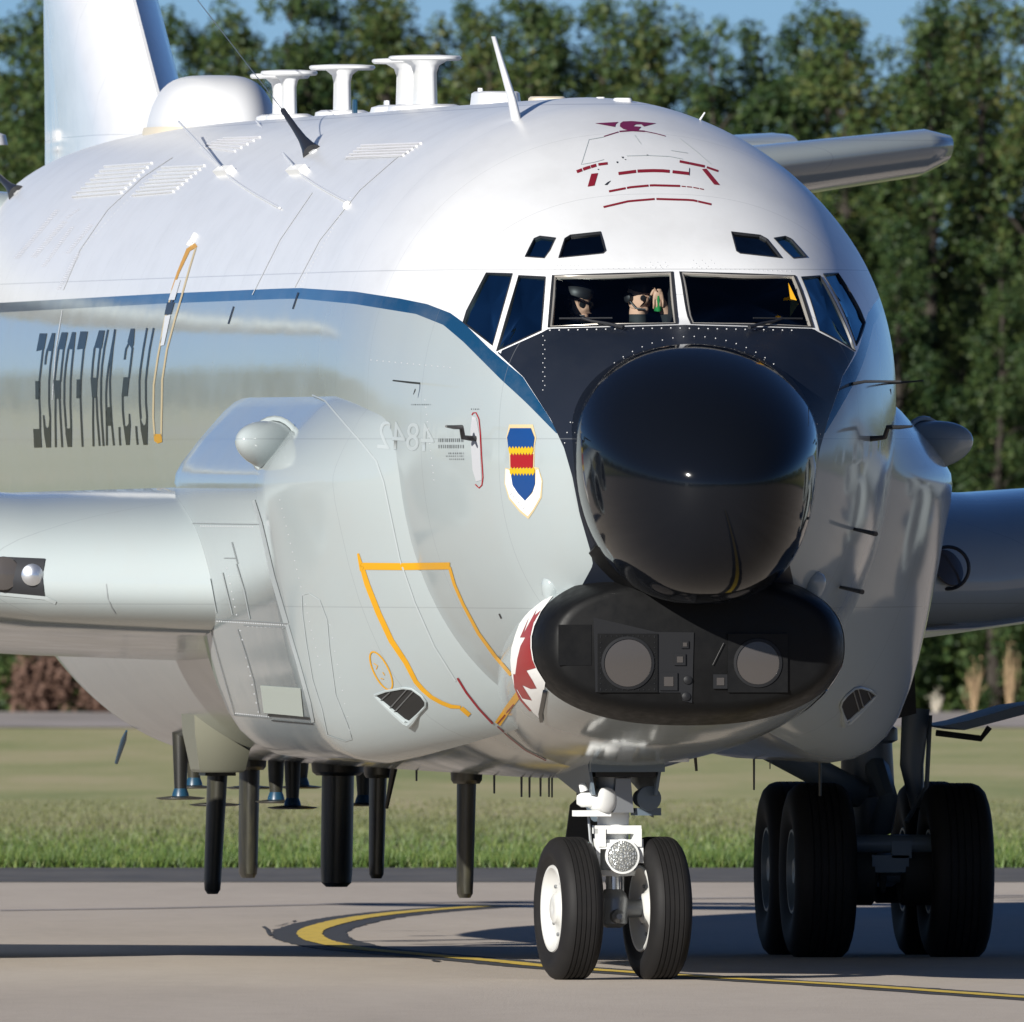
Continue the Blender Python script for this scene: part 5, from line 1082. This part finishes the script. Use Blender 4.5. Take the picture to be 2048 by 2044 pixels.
# ------------------------------------------------------------------ trees
M['leaf'] = mat('leaves', (.05, .085, .022), .55); t = NT(M['leaf'])
geo = t.new('ShaderNodeNewGeometry'); oi = t.new('ShaderNodeObjectInfo'); nz = t.noise(t.coord((1, 1, .8)), 1.3, 3)
f = t.math('ADD', t.math('MULTIPLY', geo.outputs['Random Per Island'], .45), t.math('ADD', t.math('MULTIPLY', nz, .45), t.math('MULTIPLY', oi.outputs['Random'], .25)))
t.lk(t.ramp(f, [(.25, (.011, .030, .012)), (.5, (.028, .054, .016)), (.75, (.058, .084, .022)), (.95, (.105, .10, .034))]), t.b.inputs['Base Color'])
t.b.inputs['Specular IOR Level'].default_value = .25
M['farleaf'] = mat('far_hazed_leaves', (.115, .145, .08), .8); M['bark'] = mat('bark', (.032, .026, .020), .9); M['dryplant'] = mat('dry_stalks', (.30, .21, .12), .9); M['palestalk'] = mat('pale_stalks', (.48, .44, .36), .9); M['rust'] = mat('rusty_leaves', (.10, .055, .038), .8)  # woodland leaves paler than the near ones: haze put into the colour
def leaf_cloud(cs, rs, per, size, seed):
    r = np.random.default_rng(seed); out = []
    for c, rad in zip(cs, rs):
        n = int(per * (rad / .4) ** 2); d = r.normal(size=(n, 3)); d /= np.linalg.norm(d, axis=1, keepdims=True); p = np.array(c) + d * (rad * r.random((n, 1)) ** .45) * np.array([1, 1, 1.25])
        nrm = d + r.normal(0, .7, (n, 3)); nrm[:, 2] += .3; nrm /= np.linalg.norm(nrm, axis=1, keepdims=True); a = np.cross(nrm, r.normal(size=(n, 3))); a /= np.linalg.norm(a, axis=1, keepdims=True) + 1e-9; b = np.cross(nrm, a)
        s = size * (.5 + r.random((n, 1))); out.append(np.stack([p - a * s, p - b * s * .6, p + a * s, p + b * s * .6], 1).reshape(-1, 3))
    return np.concatenate(out)
def tree_meshes(H, Rm, seed, spire=.5, per=560, size=.037):
    r = np.random.default_rng(seed); mb = MB(); top = [(0, 0, 0)]
    for k in range(1, 9): top.append((top[-1][0] + r.normal(0, .04), top[-1][1] + r.normal(0, .04), H * .93 * k / 8))
    mb.tube(top, [.13 * (1 - .85 * k / 8) for k in range(9)], 7); cs = []; rs = []
    nL = int(H * 7.5)
    for i in range(nL):
        f = .03 + .95 * (i + r.random()) / nL; z = H * f; tk = top[min(int(f * 8), 8)]
        prof = Rm * (min(1, (f + .12) / .35)) * (1 - f ** (1.7 + spire)) ** (.75) + .10; a = i * 2.4 + r.normal(0, .4); q = prof * (.35 + .65 * r.random())
        c = (tk[0] + math.cos(a) * q, tk[1] + math.sin(a) * q, z + r.normal(0, .1)); cs.append(c); rs.append((.22 + .26 * r.random()) * (1 - .35 * f) * (Rm / 1.1) ** .5)
        if i % 2 == 0: mb.tube([(tk[0], tk[1], max(.2, z - .35 * q - .1)), tuple((np.array(tk) * [1, 1, 0] + np.array(c) + [0, 0, z]) / 2), c], [.028, .018, .006], 4)
    me = bpy.data.meshes.new('trunk'); me.from_pydata(mb.v, [], mb.f); me.materials.append(M['bark'])
    lv_ = leaf_cloud(cs, rs, per, size, seed + 100); cm = mesh_np(None, lv_, np.arange(len(lv_)).reshape(-1, 4), []); cm.name = 'crown'; cm.materials.append(M['leaf']); return me, cm
KINDS = [tree_meshes(9.6, 1.15, 11, .5), tree_meshes(9.4, 1.0, 12, .2), tree_meshes(9.8, 1.3, 13, .8), tree_meshes(9.2, .95, 14, .35), tree_meshes(9.6, 1.2, 15, 1.1), tree_meshes(9.5, 1.05, 16, .6)]
SHRUB = [tree_meshes(3.4, .9, 31, .4, 200, .042), tree_meshes(2.8, 1.0, 32, .9, 200, .042)]
def place(kind, u, d, h, label, group, rz, name='tree', wide=1.0):
    tm, cm = kind; H0 = max(v.co.z for v in tm.vertices); s = h / H0
    root = empty(name, W(u, d, 0)); root.rotation_euler = (0, 0, rz); root.scale = (s * wide, s * wide, s); tag(root, label, 'tree' if name == 'tree' else 'shrub', group)
    for nm_, me in (('trunk', tm), ('crown', cm)): link(nm_, me, root)
    return root
# skyline traced as tree-top heights along the wood's edge (photo pixel x, y)
TOPS = [(0, 75), (45, 62), (95, 50), (150, 60), (330, 40), (372, 78), (415, 85), (470, 42), (552, 2), (600, 12), (650, 18), (735, 20), (780, 55), (860, 55), (925, 25), (985, 50), (1050, 12), (1085, 30), (1150, 34), (1200, 10), (1260, 60), (1330, 66), (1408, 62), (1500, 72), (1570, 62), (1650, 42), (1700, 45), (1795, 95), (1870, 45), (1915, 40), (1970, 28), (2040, 12)]
rr_ = random.Random(5); used = {}
def where(px):
    for lim, txt in ((85, 'at the near edge beside the tail fin'), (330, 'behind the tail fin'), (500, 'behind the satellite dome'), (600, 'behind the long wire'), (740, 'behind the middle hammerhead'), (930, 'behind the front hammerheads'), (1070, 'behind the slanted blade'), (1250, 'above the red crown markings'), (1420, 'above the cockpit'), (1640, 'above the tailplane root'), (1900, 'above the far tailplane'), (9999, 'beyond the tailplane tip')):
        if px < lim: return txt
def uniq(parts, px):
    for extra in ('', ' leaning left', ' leaning right', ' with ragged top', ' with narrow tip', ' with full crown'):
        l = parts % where(px) + extra
        if l not in used: used[l] = 1; return l
    return parts % where(px)
KTXT = ['dark green', 'mid green', 'broad yellow green', 'slim green', 'dense green', 'pale green']
for i, (px, py) in enumerate(TOPS):
    d = 613 + rr_.uniform(-3, 5); u = (px - 1024) / FP * d; h = CH + (HZ - py) / FP * d; k = (i * 5 + i // 3) % 6
    place(KINDS[k], u, d, h, uniq(KTXT[k] + ' skyline tree %s', px), 'trees of the wood behind the jet', rr_.uniform(0, 6.3), wide=rr_.uniform(.95, 1.3))
for i in range(26):   # front rank, lower, filling the wall of foliage
    u = -8.6 + i * .70 + rr_.uniform(-.25, .25); d = 607.5 + rr_.uniform(-1.5, 2); k = (i * 7 + 2) % 6
    place(KINDS[k], u, d, rr_.uniform(5.4, 7.8), uniq(KTXT[k] + ' tree in the front rank %s', 1024 + u / d * FP), 'trees of the wood behind the jet', rr_.uniform(0, 6.3), wide=rr_.uniform(1.1, 1.5))
for i in range(20):
    u = -9 + i * .95 + rr_.uniform(-.3, .3); d = 622 + rr_.uniform(-2, 4); k = (i * 3 + 1) % 6
    place(KINDS[k], u, d, rr_.uniform(7.6, 8.9), uniq(KTXT[k] + ' inner wood tree %s', 1024 + u / d * FP), 'trees of the wood behind the jet', rr_.uniform(0, 6.3), wide=1.5)
for i in range(18):
    u = -8.4 + i * 1.0 + rr_.uniform(-.3, .3); place(SHRUB[i % 2], u, 606.8 + rr_.uniform(-.4, .6), rr_.uniform(1.4, 3.0), uniq('low green bush %s', 1024 + u / 606.8 * FP), 'bushes at the foot of the wood', rr_.uniform(0, 6), 'shrub', 1.3)
# rusty bush (photo-left edge) and dry stalk clumps in front of the wood
def clump(name, px, top, bot, wpx, m, label, seed, n=260, leafy=False):
    d = 605.0; k = d / FP; u = (px - 1024) * k; h = (bot - top) * k; w = wpx * k; r = np.random.default_rng(seed); mb = MB()
    for i in range(n // 6):
        a = r.random() * 6.28; q = w / 2 * r.random() ** .7; b = (math.cos(a) * q * .45, math.sin(a) * q * .45, 0); hh = h * (.55 + .45 * r.random()) * (1 - .4 * q / w); e = (b[0] * 2 + r.normal(0, .06), b[1] * 2 + r.normal(0, .06), hh); mb.tube([b, ((b[0] + e[0]) / 2 + r.normal(0, .03), (b[1] + e[1]) / 2, hh * .55), e], [.010, .008, .004], 3)
    root = empty(name, W(u, d, 0)); tag(root, label, 'shrub'); mb.build('stem', m, root)
    cs = [(r.normal(0, w * .22), r.normal(0, w * .2), h * (.25 + .72 * r.random())) for _ in range(n // 10)]; lv_ = leaf_cloud(cs, [.12 if not leafy else .22] * len(cs), 45 if not leafy else 150, .016 if not leafy else .05, seed); cm = mesh_np(None, lv_, np.arange(len(lv_)).reshape(-1, 4), []); cm.materials.append(m); tag(link('crown' if leafy else 'seed_heads', cm, root), kind='stuff')
clump('dry_weed', 1947, 1308, 1425, 17, M['dryplant'], 'tall straw coloured weed clump in front of the wood, nearer the wheels', 51, 160)
clump('dry_weed', 2020, 1292, 1440, 18, M['dryplant'], 'tallest brown weed clump at the edge of the wood beside the wing', 52, 160)
clump('dry_weed', 1872, 1385, 1430, 16, M['palestalk'], 'short pale grey weed clump beneath the wing', 53, 120)
clump('russet_bush', 85, 1335, 1428, 120, M['rust'], 'russet brown bush on the far grass under the near wing', 54, 420, True)
clump('russet_bush', 215, 1345, 1428, 150, M['rust'], 'low russet hedge bush behind the belly of the jet', 55, 420, True)
# far-off woods on the other sides of the airfield, seen only as reflections in the paint and radome
def woodland(name, x0, x1, y0, y1, n, h, seed):
    r = np.random.default_rng(seed); f = r.random(n); base = np.stack([x0 + (x1 - x0) * f, y0 + (y1 - y0) * f, np.zeros(n)], 1) + r.normal(0, 5, (n, 3)) * [1, 1, 0]
    hh = h * (.75 + .25 * np.sin(f * 90) * np.sin(f * 37)) * (.8 + .3 * r.random(n)); z = hh * r.random(n) ** .8; c = base.copy(); c[:, 2] = z
    nr = r.normal(size=(n, 3)); nr /= np.linalg.norm(nr, axis=1, keepdims=True); a = np.cross(nr, r.normal(size=(n, 3))); a /= np.linalg.norm(a, axis=1, keepdims=True); b = np.cross(nr, a); s = .9 * (.6 + r.random((n, 1)))
    v = np.stack([c - a * s, c - b * s, c + a * s, c + b * s], 1).reshape(-1, 3); o = mesh_np(name, v, np.arange(len(v)).reshape(-1, 4), [M['farleaf']]); tag(o, 'distant belt of green woodland across the airfield', 'woodland', None, 'stuff'); return o
woodland('woodland', -560, -60, 420, 660, 16000, 11, 1); woodland('woodland', -420, -560, -420, 420, 14000, 12, 2); woodland('woodland', -420, 420, -520, -560, 14000, 13, 3); woodland('woodland', 420, 420, -520, 420, 12000, 12, 4); woodland('woodland', 80, 420, 640, 560, 8000, 11, 5)
